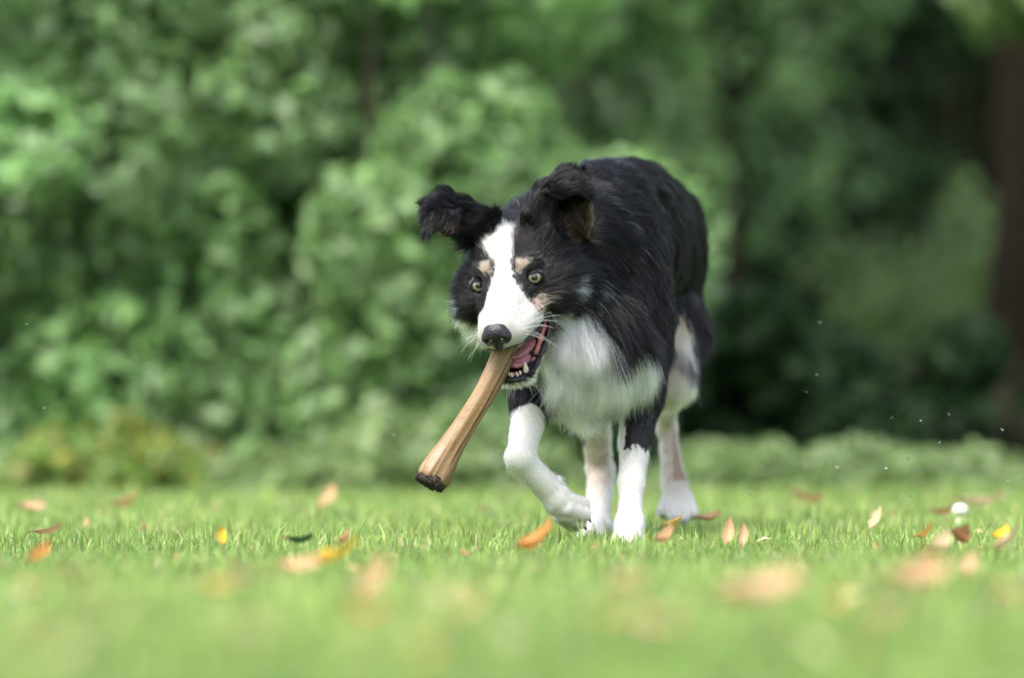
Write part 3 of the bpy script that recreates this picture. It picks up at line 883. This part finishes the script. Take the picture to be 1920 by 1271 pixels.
HEADP = None
def pigment(p, fuzz=0.0, rng=None):
    """colour of the coat at world points p; fuzz mixes hairs along the edges of the markings"""
    n = len(p)
    c = np.tile(BLACK, (n, 1))
    j = vnoise(p, 90, 3) * .5 + vnoise(p, 220, 5) * .5
    if rng is not None: j = j + rng.normal(0, 1, n) * fuzz
    h = to_head(p)
    add, D = which_prim(p)
    near = D.argmin(1)
    ishead = np.array([q.fur.get('head', False) or q.fur.get('ear', False) for q in add])[near]
    isear = np.array([q.fur.get('ear', False) for q in add])[near]
    isjaw = np.array([q.fur.get('jaw', False) for q in add])[near]
    ishind = np.array([q.fur.get('hind', False) for q in add])[near]
    # --- body
    bib = np.maximum.reduce([
        in_ell(p, W(1068, 656, .03), (.046, .105, .060)), in_ell(p, W(1098, 705, .08), (.048, .10, .070)),
        in_ell(p, W(1182, 672, .10), (.028, .06, .032)), in_ell(p, W(1130, 690, .08), (.05, .06, .035)), in_ell(p, W(925, 625, .02), (.075, .07, .045)),
        in_ell(p, W(1120, 700, .3), (.045, .2, .05))])
    c[(bib + j * .10 > 0) & ~ishead] = WHITE
    # lifted fore leg: white from mid forearm down
    t, d = seg_t(p, W(1000, 742, .12), W(975, 856, .02))
    legR = (p[:, 0] < W(1060, 0, .1)[0]) & (p[:, 1] < .25) & ~ishead
    m = legR & (d < .06) & (t + j * .08 > .38)
    c[m] = WHITE
    m = (p[:, 0] < W(1115, 0, .1)[0]) & (p[:, 2] < W(0, 805, .05)[2]) & (p[:, 1] < .16)
    c[m] = WHITE
    # fore leg on the ground
    legL = (p[:, 0] > W(1125, 0, .1)[0]) & (p[:, 1] < .235) & ~ishead
    xi = (p[:, 0] - (W(1164, 0, .15)[0])) 
    z0 = W(0, 842, .12)[2]
    c[legL & (p[:, 2] + j * .010 < z0)] = WHITE
    c[legL & (p[:, 2] < W(0, 745, .15)[2]) & (xi + j * .004 < .004)] = WHITE
    # hind legs: pale inside, tan edge outside
    hl = (p[:, 1] > .26) & (p[:, 2] < W(0, 690, .5)[2])
    inner = hl & ishind
    mixt = np.clip(.22 + .4 * j, 0, 1)[:, None]
    PALE = np.array((.54, .43, .335))
    c[inner] = (WHITE * mixt + PALE * (1 - mixt))[inner]
    # outer side of the standing hind leg
    t, d = seg_t(p, W(1104, 745, .38), W(1126, 882, .45))
    c[inner & (p[:, 0] < W(1093, 0, .42)[0]) & (p[:, 2] > W(0, 960, .4)[2]) & (p[:, 1] > .40)] = BLACK
    c[inner & (p[:, 0] > W(1262 , 0, .55)[0]) & (p[:, 2] > W(0, 900, .5)[2]) & (p[:, 2] < W(0, 800, .5)[2])] = TAN * .8
    toe = np.clip((W(0, 900, .5)[2] - p[:, 2]) / .03, 0, 1)[:, None]
    c = np.where(inner[:, None], c * (1 - toe) + WHITE * toe, c)
    th = np.maximum(in_ell(p, W(1278, 628, .49), (.018, .05, .028)), in_ell(p, W(1252, 705, .46), (.028, .05, .040)))
    c[(th + j * .35 > 0) & (p[:, 1] > .3)] = np.array((.48, .41, .30))
    # --- head
    x, y, z = h[:, 0], h[:, 1], h[:, 2]
    ax = np.abs(x)
    jj = j * 3.4
    w = np.interp(y, [-76, -70, -64, -56, -45, -25, -8, 4, 16, 26, 34, 40], [-6, 5, 12, 17, 18.5, 16.5, 12.5, 9.5, 10, 15, 27, 90])
    hm = ishead & ~isear
    xb = np.abs(x - np.interp(y, [-74, -45, -20, 0, 15], [-17, -12.5, -7, -2, 0]))
    blaze = hm & (np.where(y > 30, ax, xb) + jj < w) & (z > -14)
    c[blaze] = WHITE
    muz = hm & (y + jj * .6 > 32 + np.clip(z, -20, 30) * .30)
    c[muz] = WHITE
    low = hm & (z + jj < -14 - .12 * np.clip(y, -60, 40) - 1 * (ax > 34) * (y < 14) - 9 * (x > 46) * (y < 0)) & (y < 60)
    c[low] = WHITE
    pk = np.clip((y - 62) / 30, 0, 1) * np.clip((14 - z) / 22, 0, 1) * .5
    c = np.where((muz & (c[:, 0] > .5))[:, None], c * (1 - pk[:, None]) + np.array((.62, .50, .45)) * pk[:, None], c)
    cheekp = hm & (np.maximum(in_ell(h, (55, -10, -3), (15, 9, 7.5)), in_ell(h, (-55, -8, -2), (14, 8, 8))) + j * .28 > 0)
    c[hm & (c[:, 0] > .5)] *= .74
    c[cheekp] = np.array((.72, .67, .58))
    lipt = hm & (in_ell(h, (30, 22, -2), (15, 17, 11)) + j * .25 > 0)
    c[lipt] = np.where(vnoise(p, 420, 21)[:, None] + j[:, None] * .5 > .35, np.array((.10, .07, .05)), np.array((.40, .31, .25)))[lipt]
    brow = hm & (np.maximum(in_ell(h, (21, 6, 42), (9, 9, 11)), in_ell(h, (-21, 6, 42), (7, 9, 11))) + j * .25 > 0)
    c[brow] = np.array((.23, .178, .130))
    rim = hm & (np.minimum(np.sqrt(((h - np.array(EYES[1])) ** 2).sum(1)), np.sqrt(((h - np.array(EYES[-1])) ** 2).sum(1))) < 15.5)
    c[rim] = BLACK
    c[isjaw] = WHITE
    zj = -31 - (y + 18) / 84 * 34
    c[isjaw & (z > zj + 4.2) & (y > -5)] = BLACK
    # ears: rusty brown hair inside
    ins = isear & (np.maximum(in_ell(p, W(1082, 424, .04), (.020, .05, .020)), in_ell(p, W(866, 425, .03), (.018, .05, .014))) + j * .3 > 0) & (j > -.1)
    c[ins] = np.array((.060, .034, .021))
    return c
SNI = None

def mouth_inside(p):
    h = to_head(p)
    m = np.zeros(len(p), bool)
    for q in skin:
        if q.sub and q.fur.get('head'):
            m |= q.d(p) < .0012
    return m

def lip_dark(h):
    """bare dark lip along the rim of the lower jaw"""
    return (h[:, 2] > -50 - .0 * h[:, 1]) & (h[:, 2] < -34) & (h[:, 1] > 20)

mouthv = mouth_inside(SV)
vc = pigment(SV, .08, RNG) * .8
vc[mouthv] = MOUTH

m_skin, nt, N, L, b = new_mat('dog_coat_skin')
at = N.new('ShaderNodeAttribute'); at.attribute_name = 'pigment'
L.new(at.outputs['Color'], b.inputs['Base Color'])
b.inputs['Roughness'].default_value = .7

dog = empty('dog', tuple(W(1150, 0, .3)[:2]) + (0,))
tag(dog, 'black and white collie dog trotting on the lawn with a bone in its mouth', 'dog')
body = mesh_obj('body', SV, SQ, m_skin, dog, vcol=vc)

# ---- the coat: hair strands rooted on the skin
def make_coat():
    T = np.concatenate([SQ[:, [0, 1, 2]], SQ[:, [0, 2, 3]]])
    A, B, C = SV[T[:, 0]], SV[T[:, 1]], SV[T[:, 2]]
    cen = (A + B + C) / 3
    area = .5 * np.linalg.norm(np.cross(B - A, C - A), axis=1)
    h = to_head(cen)
    hd = (np.abs(h[:, 0]) < 75) & (h[:, 1] > -90) & (np.abs(h[:, 2]) < 75)
    front = hd & (h[:, 1] > -20)
    dens = np.where(front, 2.6, np.where(hd, 1.6, .7)) * area
    dens[mouth_inside(cen)] = 0
    n = N_HAIR
    ti = RNG.choice(len(T), n, p=dens / dens.sum())
    u, v = RNG.random(n), RNG.random(n)
    f = u + v > 1; u[f], v[f] = 1 - u[f], 1 - v[f]
    def bl(X): return X[T[ti, 0]] * (1 - u - v)[:, None] + X[T[ti, 1]] * u[:, None] + X[T[ti, 2]] * v[:, None]
    P, Nn = bl(SV), unit(bl(SN))
    add, D = which_prim(P)
    w = np.exp(-np.clip(D, -.008, .2) / .009)
    w /= w.sum(1, keepdims=True)
    hp = to_head(P)
    flow = np.zeros((n, 3)); ln = np.zeros(n); lift = np.zeros(n)
    noseL = np.array([0, 101, 2.0])
    radial = hp - noseL
    radial[:, 2] *= np.where(hp[:, 1] > 20, .6, .9)
    hv = unit(radial) + np.array([0, -.5, 0]) + np.stack([np.sign(hp[:, 0]) * .25 * (np.abs(hp[:, 0]) > 25), 0 * ln, np.where(hp[:, 2] < 0, -.35, 0)], 1)
    hv = unit(hv) @ HR.T
    for i, q in enumerate(add):
        fv = hv if q.fur.get('flow') is None else np.tile(q.fur['flow'], (n, 1))
        flow += w[:, i:i + 1] * fv
        ln += w[:, i] * q.fur['length']
        lift += w[:, i] * q.fur['lift']
    # keep hair short round the eyes, the nose and the lips
    for s in (1, -1):
        de = np.sqrt(((hp - np.array(EYES[s])) ** 2).sum(1))
        ln *= np.clip((de - 6) / 15, .42, 1)
    dn = np.sqrt((((hp - np.array([0, 101, 2])) / np.array([1, 1, 1])) ** 2).sum(1))
    keep = (dn > 13.2)
    ln *= np.where(dn < 60, np.clip(dn / 60, .25, 1), 1)
    nearlip = mouth_inside(P + Nn * .0) 
    keep &= ~nearlip
    for s in (1, -1):
        keep &= np.sqrt(((hp - np.array(EYES[s]))[:, [0, 2]] ** 2).sum(1)) > 8.2
    # feathering behind the fore legs
    P, Nn, flow, ln, lift, hp = P[keep], Nn[keep], flow[keep], ln[keep], lift[keep], hp[keep]
    n = len(P)
    fe = (P[:, 1] < .3) & (P[:, 2] < .29) & (P[:, 2] > .10) & (Nn[:, 1] > .35)
    ln[fe] = np.maximum(ln[fe], .022); lift[fe] = .35
    colr = pigment(P, .55, RNG)
    flow = flow - (flow * Nn).sum(1, keepdims=True) * Nn
    flow = unit(flow)
    # slow wander of the flow, so the coat breaks into locks
    wob = np.stack([vnoise(P, 28, s) for s in (1, 2, 3)], 1) * .24 + np.stack([vnoise(P, 75, s) for s in (4, 5, 6)], 1) * .20
    wob += RNG.normal(0, .10, (n, 3))
    isbib = np.array([q.fur.get('bib', False) for q in add])[D[keep].argmin(1)]
    wob *= np.where(isbib, 1.9, 1.0)[:, None]
    ln = ln * (.72 + .5 * RNG.random(n)) * (1 + .25 * vnoise(P, 40, 9))
    long_ = np.clip(ln / .05, 0, 1)
    stray = RNG.random(n) < .02
    lift = lift * (.6 + .8 * RNG.random(n)); lift[stray] *= 2.2; ln[stray] *= 1.25
    d0 = unit(flow + wob * .6 + Nn * (lift * 2.2)[:, None])
    d1 = unit(flow + wob + Nn * (lift * .9)[:, None] + np.array([0, 0, -.30]) * long_[:, None])
    d2 = unit(flow + wob * 1.2 + Nn * (lift * .25)[:, None] + np.array([0, 0, -.65]) * long_[:, None])
    K = 5
    pts = np.zeros((n, K, 3))
    pts[:, 0] = P - Nn * .001
    for k in range(1, K):
        t = k / (K - 1)
        d = unit(d0 * (1 - t) ** 2 + 2 * d1 * t * (1 - t) + d2 * t * t)
        pts[:, k] = pts[:, k - 1] + d * (ln / (K - 1))[:, None]
    # clumps
    nc = n // 16
    ci = RNG.choice(n, nc, replace=False)
    kd = kdtree.KDTree(nc)
    for i, q in enumerate(P[ci]): kd.insert(q, i)
    kd.balance()
    best = np.array([kd.find(q)[1] for q in P])
    g = ci[best]
    amt = (.55 + .3 * RNG.random(n))[:, None]
    for k in range(1, K):
        t = (k / (K - 1)) ** 1.3
        off = pts[g, k] - pts[g, 0] + P[g] 
        scale = (ln / ln[g])[:, None].clip(.4, 1.3)
        target = pts[g, 0] + (pts[g, k] - pts[g, 0]) * scale
        pts[:, k] += (target - pts[:, k]) * t * amt * .62
    # brightness varies hair by hair; some black hairs are rust or grey
    br = np.exp(RNG.normal(0, .18, n))[:, None] * (1 + .15 * vnoise(P, 30, 12))[:, None]
    dark = colr[:, 0] < .05
    r = RNG.random(n)
    colr[dark & (r < .06)] = (.22, .13, .10)
    gry = ~dark & (hp[:, 1] > 20) & (r < .10)
    colr[gry] *= .45
    sil = dark & (r > .9935) & (P[:, 1] < .3)
    colr[sil] = (4., 3.9, 3.9)
    colr[dark] *= .07                      # hair that is black right through
    colr = np.clip(colr * br, 0.00015, .86)
    cu = bpy.data.hair_curves.new('coat')
    cu.add_curves([K] * n)
    cu.attributes['position'].data.foreach_set('vector', (pts - np.array(wloc(dog))).astype(np.float32).ravel())
    face = (hp[:, 1] > -15) & (np.abs(hp[:, 0]) < 60) & (np.abs(hp[:, 2]) < 70)
    rad = np.where(face, .00015, np.where(ln < .02, .00019, .00024)) 
    rr = rad[:, None] * np.array([1, .95, .8, .55, .15])[None, :]
    ra = cu.attributes.get('radius') or cu.attributes.new('radius', 'FLOAT', 'POINT')
    ra.data.foreach_set('value', rr.astype(np.float32).ravel())
    ca = cu.attributes.new('pigment', 'FLOAT_COLOR', 'POINT')
    cc = np.ones((n, K, 4), np.float32); cc[:, :, :3] = colr[:, None, :]
    ca.data.foreach_set('color', cc.ravel())
    o = bpy.data.objects.new('coat', cu)
    col.objects.link(o); o.parent = dog
    m = bpy.data.materials.new('dog_hair'); m.use_nodes = True
    N, L = m.node_tree.nodes, m.node_tree.links
    N.remove(N['Principled BSDF'])
    hb = N.new('ShaderNodeBsdfHairPrincipled')
    hb.parametrization = 'COLOR'
    at = N.new('ShaderNodeAttribute'); at.attribute_name = 'pigment'
    L.new(at.outputs['Color'], hb.inputs['Color'])
    hb.inputs['Roughness'].default_value = .30
    hb.inputs['IOR'].default_value = 1.40
    hb.inputs['Radial Roughness'].default_value = .55
    hb.inputs['Coat'].default_value = 0.0
    hb.inputs['Random Roughness'].default_value = .2
    L.new(hb.outputs[0], N['Material Output'].inputs[0])
    cu.materials.append(m)
    return o
N_HAIR = 520000
make_coat()

# ================================================================== face details
def local_mesh(name, prims, vox, mat, parent):
    V, Q = surface(prims, vox)
    return mesh_obj(name, V, Q, mat, parent)
def PE(c, r, k=.003, sub=False): return Prim('ell', (H(*c), np.array(r, float) * HS, HR), k, sub)
def PC(a, b, ra, rb, k=.003): return Prim('cone', (H(*a), H(*b), ra * HS, rb * HS), k)

m_nose = noise_mat('nose_leather', [(.35, (.006, .006, .008)), (.7, (.022, .021, .026))], 380, .28, 3, .25)
np_ = [PE((0, 98, 6), (15, 9, 10.5)), PE((0, 92, 11.5), (12.8, 12, 7.5)), PE((8.7, 98, 2), (8.3, 8, 8)), PE((-8.7, 98, 2), (8.3, 8, 8)), PE((0, 98, -6), (6, 8, 8)),
       PE((7.4, 106.5, 1.0), (4.8, 5.5, 3.6), .002, True), PE((-7.4, 106.5, 1.0), (4.8, 5.5, 3.6), .002, True),
       PE((15, 103, -2), (5.5, 5, 1.6), .002, True), PE((-15, 103, -2), (5.5, 5, 1.6), .002, True), PE((0, 108, -6), (.9, 4.5, 9), .0015, True)]
nose = local_mesh('nose', np_, .0007, m_nose, dog)

m_tongue = noise_mat('tongue', [(.3, (.30, .105, .125)), (.7, (.40, .16, .18))], 160, .32, 4, .5)
tongue = local_mesh('tongue', [PE((4, 32, -41), (17, 34, 7)), PE((4, 52, -50), (13, 17, 6)), PE((4, 40, -32), (1.5, 36, 5), .004, True)], .0012, m_tongue, dog)
m_gum = noise_mat('gum', [(.35, (.42, .11, .10)), (.65, (.55, .20, .17))], 130, .25, 4, .4)
m_lid = noise_mat('eyelid_skin', [(.35, (.004, .0035, .004)), (.7, (.010, .009, .010))], 300, .6, 4, .4, None, .2)
m_lip = noise_mat('lip_leather', [(.35, (.007, .006, .008)), (.7, (.025, .020, .024))], 200, .35, 4, .5)
def spline(pts, n):
    pts = np.array(pts, float); out = []
    K = len(pts)
    for s in np.linspace(0, K - 1.0001, n):
        i = int(s); t = s - i
        p0, p1, p2, p3 = pts[max(i - 1, 0)], pts[i], pts[min(i + 1, K - 1)], pts[min(i + 2, K - 1)]
        out.append(.5 * (2 * p1 + (p2 - p0) * t + (2 * p0 - 5 * p1 + 4 * p2 - p3) * t * t + (3 * p1 - p0 - 3 * p2 + p3) * t ** 3))
    return np.array(out)
LIP = [(33, 5, -17), (36, 8, -29), (32, 24, -44), (24, 45, -55), (17, 64, -62), (0, 75, -63), (-17, 64, -62), (-24, 45, -55), (-32, 24, -44), (-35, 8, -29)]
lp = np.array([H(*q) for q in spline(LIP, 40)])
v, f = tube(lp, [.0034 + .0008 * math.sin(i * 1.9) for i in range(40)], 8)
lip = mesh_obj('lower_lip', v, f, m_lip, dog)
GUM = [(29, 8, -20), (30, 11, -28), (26, 26, -40), (19, 45, -52), (12, 61, -59), (0, 67, -60.5), (-12, 61, -59), (-19, 45, -52), (-26, 26, -40)]
gp = np.array([H(*q) for q in spline(GUM, 36)])
v, f = tube(gp, [.0036 + .0008 * math.sin(i * 2.3) for i in range(36)], 8)
gum = mesh_obj('lower_gum', v, f, m_gum, dog)
UL = [(31, 4, -16), (34, 18, -21), (31, 42, -21.5), (25, 66, -19), (16, 84, -16), (5, 95, -14)]
for sgn in (1, -1):
    up = np.array([H(q[0] * sgn, q[1], q[2]) for q in spline(UL, 20)])
    v, f = tube(up, [.0022] * 20, 8)
    mesh_obj('upper_lip', v, f, m_lip, dog)
m_tooth = noise_mat('tooth', [(.35, (.62, .55, .42)), (.7, (.74, .70, .60))], 90, .22)
def tooth(base, tip, r, flat=1.0):
    b0, t0 = H(*base), H(*tip)
    mid = b0 * .5 + t0 * .5
    v, f = tube([b0 - (t0 - b0) * .3, b0, mid, b0 * .15 + t0 * .85, t0], [r * HS * .9, r * HS, r * HS * .8, r * HS * .45, r * HS * .12], 8)
    mesh_obj('tooth', v, f, m_tooth, dog)
for sgn in (1, -1):
    tooth((sgn * 12, 65, -60), (sgn * 14, 68, -47), 3.4)          # lower canine
    for q in ((3.0, 70, -60), (6.2, 68, -60)): tooth((sgn * q[0], q[1], q[2]), (sgn * q[0], q[1] + 1, q[2] + 5), 1.6)
    for yy, hh in ((46, 4), (36, 5), (25, 7), (13, 5)):
        tooth((sgn * (21 - (yy - 13) * .12), yy, -17), (sgn * (21.5 - (yy - 13) * .12), yy, -18 - hh), 3.6)
    for yy, hh in ((50, 3), (40, 4), (28, 6), (16, 5)):
        tooth((sgn * (15 + (50 - yy) * .16), yy, -55 + (50 - yy) * .44), (sgn * (15.5 + (50 - yy) * .16), yy, -52 + hh * .6 + (50 - yy) * .44), 3.2)

# eyes: ball with amber iris, black lids
m_eye, nt, N, L, b = new_mat('eye')
tc = N.new('ShaderNodeTexCoord'); sp = N.new('ShaderNodeSeparateXYZ'); L.new(tc.outputs['Object'], sp.inputs[0])
dv = N.new('ShaderNodeMath'); dv.operation = 'DIVIDE'; dv.inputs[1].default_value = ER
L.new(sp.outputs['Z'], dv.inputs[0])
r = ramp(N, [(0.0, (.03, .02, .016)), (.60, (.02, .014, .012)), (.74, (.015, .011, .010)), (.81, (.010, .008, .007)), (.845, (.12, .095, .06)), (.89, (.24, .20, .125)), (.938, (.18, .145, .09)), (.950, (.004, .004, .004)), (1.0, (.003, .003, .003))])
ns = N.new('ShaderNodeTexNoise'); ns.inputs['Scale'].default_value = 700
ad = N.new('ShaderNodeMath'); ad.operation = 'MULTIPLY_ADD'; ad.inputs[1].default_value = .03; ad.inputs[2].default_value = -.015
L.new(tc.outputs['Object'], ns.inputs['Vector']); L.new(ns.outputs['Fac'], ad.inputs[0])
a2 = N.new('ShaderNodeMath'); L.new(dv.outputs[0], a2.inputs[0]); L.new(ad.outputs[0], a2.inputs[1])
L.new(a2.outputs[0], r.inputs[0]); L.new(r.outputs[0], b.inputs['Base Color'])
b.inputs['Roughness'].default_value = .12; b.inputs['Coat Weight'].default_value = 1; b.inputs['Coat Roughness'].default_value = .02
camdir = lambda p: unit(np.array([0.0, -DIST, CAM_H + .08]) - p)
for sgn in (1, -1):
    c, g = EYEC[sgn]
    rot = Vector(g).to_track_quat('Z', 'Y').to_matrix()
    eye = empty('eye', tuple(c - np.array(wloc(dog)))); eye.parent = dog
    # the eyeball itself (object space z is the gaze)
    V, Fc = [], []
    for i in range(25):
        th = math.pi * i / 24
        for j in range(32):
            ph = 2 * math.pi * j / 32
            bul = 1 + .05 * math.exp(-(th / .5) ** 2)
            V.append((ER * bul * math.sin(th) * math.cos(ph), ER * bul * math.sin(th) * math.sin(ph), ER * math.cos(th)))
    for i in range(24):
        for j in range(32):
            Fc.append([i * 32 + j, (i + 1) * 32 + j, (i + 1) * 32 + (j + 1) % 32, i * 32 + (j + 1) % 32])
    eb = mesh_obj('eyeball', V, Fc, m_eye)
    eb.rotation_euler = rot.to_euler(); eb.parent = eye
    # lids: a dark rim with an almond opening
    V, Fc = [], []
    M3 = np.array(rot)
    hx = hdir(1, 0, 0); hz = hdir(0, -.25, 1)
    ex = unit(hx - g * (hx @ g)); ez = np.cross(ex, g); ez = ez if ez @ hz > 0 else -ez
    tw = .16
    NS = 40
    for i, (th0, rr) in enumerate(((0, 1.012), (.06, 1.05), (.14, 1.07), (.30, 1.05), (.55, .95))):
        for j in range(NS):
            ph = 2 * math.pi * j / NS
            cx, cz = math.cos(ph), math.sin(ph)
            slant = cz - .22 * cx * sgn
            op = .57 - .25 * max(slant, 0) ** .8 - .03 * max(-cz, 0) + .15 * abs(cx) ** 6
            th = op + th0
            dq = ex * cx + ez * cz
            V.append(c + (g * math.cos(th) + dq * math.sin(th)) * ER * rr)
    for i in range(4):
        for j in range(NS):
            Fc.append([i * NS + j, i * NS + (j + 1) % NS, (i + 1) * NS + (j + 1) % NS, (i + 1) * NS + j])
    mesh_obj('eyelid', V, Fc, m_lid, eye)

# whiskers, on the lips, chin and brows
def whiskers():
    st = []
    for sgn in (1, -1):
        for i in range(10):
            y_, z_ = RNG.uniform(50, 84), RNG.uniform(-13, 4)
            st.append((H(sgn * (26 - (y_ - 50) * .22), y_, z_), hdir(sgn * 1.0, -.30 + RNG.normal(0, .30), -.35 + RNG.normal(0, .38)), RNG.uniform(.028, .058)))
        for i in range(7):
            st.append((H(sgn * RNG.uniform(2, 13), RNG.uniform(45, 72), -70), hdir(sgn * RNG.uniform(.1, .9), RNG.uniform(-.4, .4), -.9), RNG.uniform(.015, .03)))
    n, K = len(st), 6
    pts = np.zeros((n, K, 3))
    for i, (p, d, l_) in enumerate(st):
        q, dd = p.copy(), unit(d + RNG.normal(0, .08, 3))
        for k in range(K):
            pts[i, k] = q; q = q + dd * l_ / (K - 1)
            dd = unit(dd + np.array([0, .06, -.09]) + RNG.normal(0, .02, 3))
    cu = bpy.data.hair_curves.new('whiskers'); cu.add_curves([K] * n)
    cu.attributes['position'].data.foreach_set('vector', (pts - np.array(wloc(dog))).astype(np.float32).ravel())
    ra = cu.attributes.get('radius') or cu.attributes.new('radius', 'FLOAT', 'POINT')
    ra.data.foreach_set('value', np.tile(np.array([.00018, .00017, .00016, .00013, .0001, .00005], np.float32), n))
    m, nt, N, L, b = new_mat('whisker'); b.inputs['Base Color'].default_value = (.80, .78, .74, 1); b.inputs['Roughness'].default_value = .4
    cu.materials.append(m)
    o = bpy.data.objects.new('whiskers', cu); col.objects.link(o); o.parent = dog
whiskers()

# claws
m_claw = noise_mat('claw_horn', [(.3, (.05, .04, .035)), (.7, (.20, .16, .13))], 200, .4)
def claw(a, d, l_=.011):
    a = np.array(a); d = unit(np.array(d, float)); e = unit(d + np.array([0, 0, -.7]))
    v, f = tube([a - d * .003, a + d * l_ * .3, a + d * l_ * .65 + e * l_ * .1, a + d * l_ * .75 + e * l_ * .35], [.0024, .0024, .0017, .0006], 7)
    mesh_obj('claw', v, f, m_claw, dog)
for dx, dy in ((-19, .015), (-7, .0), (8, .0), (20, .017)): claw(W(1176 + dx, 1020, .01 + dy), (dx * .01, -1, -.1))
for dx, dy in ((-18, .01), (-6, .0), (7, .0), (18, .012)): claw(W(1104 + dx, 1012, .29 + dy), (dx * .01, -1, -.1))
for dx, dy, dz in ((-27, .014, -9), (-9, .0, 0), (10, .0, 2), (27, .014, -6)): claw(W(1271 + dx, 966 + dz, .496 + dy), (dx * .008, -.5, -.8), .009)
for b_ in ((1092, 945, .078), (1094, 963, .075), (1086, 978, .088), (1074, 982, .105)): claw(W(*b_) + PF * .009, PF + np.array([0, .3, -.2]), .009)

# ================================================================== the chew bone
def chew_bone():
    top, end = W(958, 632, -.035), W(813, 903, -.075)
    axis = unit(end - top); Lg = np.linalg.norm(end - top)
    ref = unit(np.cross(axis, [0, 1, 0])); fwd = np.cross(ref, axis)
    if fwd[1] > 0: fwd = -fwd
    if ref[0] < 0: ref = -ref
    t = empty('chew_bone', tuple(end)); tag(t, 'tan chew bone with a flared dark end, held slanting in the dog\'s mouth', 'bone')
    NU, NV = 70, 72
    V = np.zeros((NU, NV, 3)); C = np.zeros((NU, NV, 3))
    us = np.linspace(0, 1, NU)
    rad = np.interp(us, [0, .18, .4, .62, .78, .88, .95, .985, 1], [.0150, .0150, .0140, .0142, .0166, .0196, .0212, .0208, .0185])
    for i, u in enumerate(us):
        ce = top + axis * Lg * u + ref * .004 * math.sin(u * 5) + fwd * .003 * math.sin(u * 3 + 1)
        for j in range(NV):
            a = 2 * math.pi * j / NV
            # lengthwise folds of the roll
            g1 = math.exp(-((a - .72 - .13 * math.sin(u * 7) - .12 * u) / .075) ** 2) * min(1, max(0, (.93 - u) / .2))
            g2 = math.exp(-((a - 2.45 + .15 * math.sin(u * 5 + 1)) / .075) ** 2)
            g3 = math.exp(-((a - .28 + .1 * u) / .06) ** 2)
            g4 = math.exp(-((a - 1.75 + .1 * math.sin(u * 9)) / .06) ** 2) * max(0, (u - .55) / .45)
            fold = .045 * math.sin(3 * a + 1.2 * u) + .03 * math.sin(7 * a + 3 * math.sin(2.5 * u))
            r = rad[i] * (1 + fold * (.6 + .8 * u) - .20 * g1 - .13 * g2 - .12 * g3 - .10 * g4)
            r *= 1 + .012 * mnoise.noise(Vector((a * 2.2, u * 22, 0)))
            V[i, j] = ce + (ref * math.cos(a) + fwd * math.sin(a)) * r
            st = .5 + .5 * mnoise.noise(Vector((math.cos(a) * 5, math.sin(a) * 5, u * 1.5)))
            st2 = .5 + .5 * mnoise.noise(Vector((math.cos(a) * 14, math.sin(a) * 14, u * 2.5 + 5)))
            bl = np.clip(.6 * st + .38 * st2 - .08, 0, 1)
            c = np.array((.37, .22, .075)) * (1 - bl) + np.array((.22, .13, .065)) * bl
            c = c * (1 - u * .0) + 0
            pale = np.clip((u - .6) / .3, 0, 1)
            c = c * (1 - .55 * pale) + np.array((.36, .225, .12)) * .55 * pale
            c = c * (1 - .80 * g1) + np.array((.07, .04, .025)) * .80 * g1
            c = c * (1 - .5 * g2) + np.array((.55, .40, .22)) * .5 * g2
            c = c * (1 - .65 * g3) + np.array((.09, .05, .03)) * .65 * g3
            c = c * (1 - .45 * g4) + np.array((.16, .09, .05)) * .45 * g4
            sp_ = mnoise.noise(Vector((math.cos(a) * 9, math.sin(a) * 9, u * 14 + 3)))
            c = c * (1 - .35 * max(0, sp_)) * .74
            C[i, j] = c
    V, C = V.reshape(-1, 3), C.reshape(-1, 3)
    ia = np.arange(NU * NV).reshape(NU, NV)
    nx = np.roll(ia, -1, 1)
    Q = np.stack([ia[:-1], nx[:-1], nx[1:], ia[1:]], -1).reshape(-1, 4)
    m, nt, N, L, b = new_mat('rawhide')
    at = N.new('ShaderNodeAttribute'); at.attribute_name = 'pigment'
    L.new(at.outputs['Color'], b.inputs['Base Color']); b.inputs['Roughness'].default_value = .42
    tc = N.new('ShaderNodeTexCoord'); ns = N.new('ShaderNodeTexNoise'); ns.inputs['Scale'].default_value = 260; ns.inputs['Detail'].default_value = 5
    bp = N.new('ShaderNodeBump'); bp.inputs['Strength'].default_value = .35; bp.inputs['Distance'].default_value = .002
    L.new(tc.outputs['Object'], ns.inputs['Vector']); L.new(ns.outputs['Fac'], bp.inputs['Height']); L.new(bp.outputs[0], b.inputs['Normal'])
    mesh_obj('shaft', V, Q, m, t, vcol=C)
    # ragged dark end
    V, Fc = [], []
    ce = top + axis * Lg + ref * .004 * math.sin(5) + fwd * .003 * math.sin(4)
    rings = ((0.0200, -.0060), (.0204, .000), (.0188, .0060), (.0155, .0075), (.010, .0055), (.005, .0062), (.0006, .0058))
    for r, o_ in rings:
        for j in range(40):
            a = 2 * math.pi * j / 40
            nz = mnoise.noise(Vector((math.cos(a) * 4, math.sin(a) * 4, r * 300)))
            V.append(ce + axis * (o_ + .0028 * nz) + (ref * math.cos(a) + fwd * math.sin(a)) * r * (1 + .06 * nz))
    for i in range(len(rings) - 1):
        for j in range(40): Fc.append([i * 40 + j, i * 40 + (j + 1) % 40, (i + 1) * 40 + (j + 1) % 40, (i + 1) * 40 + j])
    me_ = noise_mat('bone_end', [(.40, (.010, .007, .005)), (.60, (.045, .028, .018)), (.72, (.22, .14, .08))], 210, .8, 6, .9)
    mesh_obj('end_cap', V, Fc, me_, t)
chew_bone()
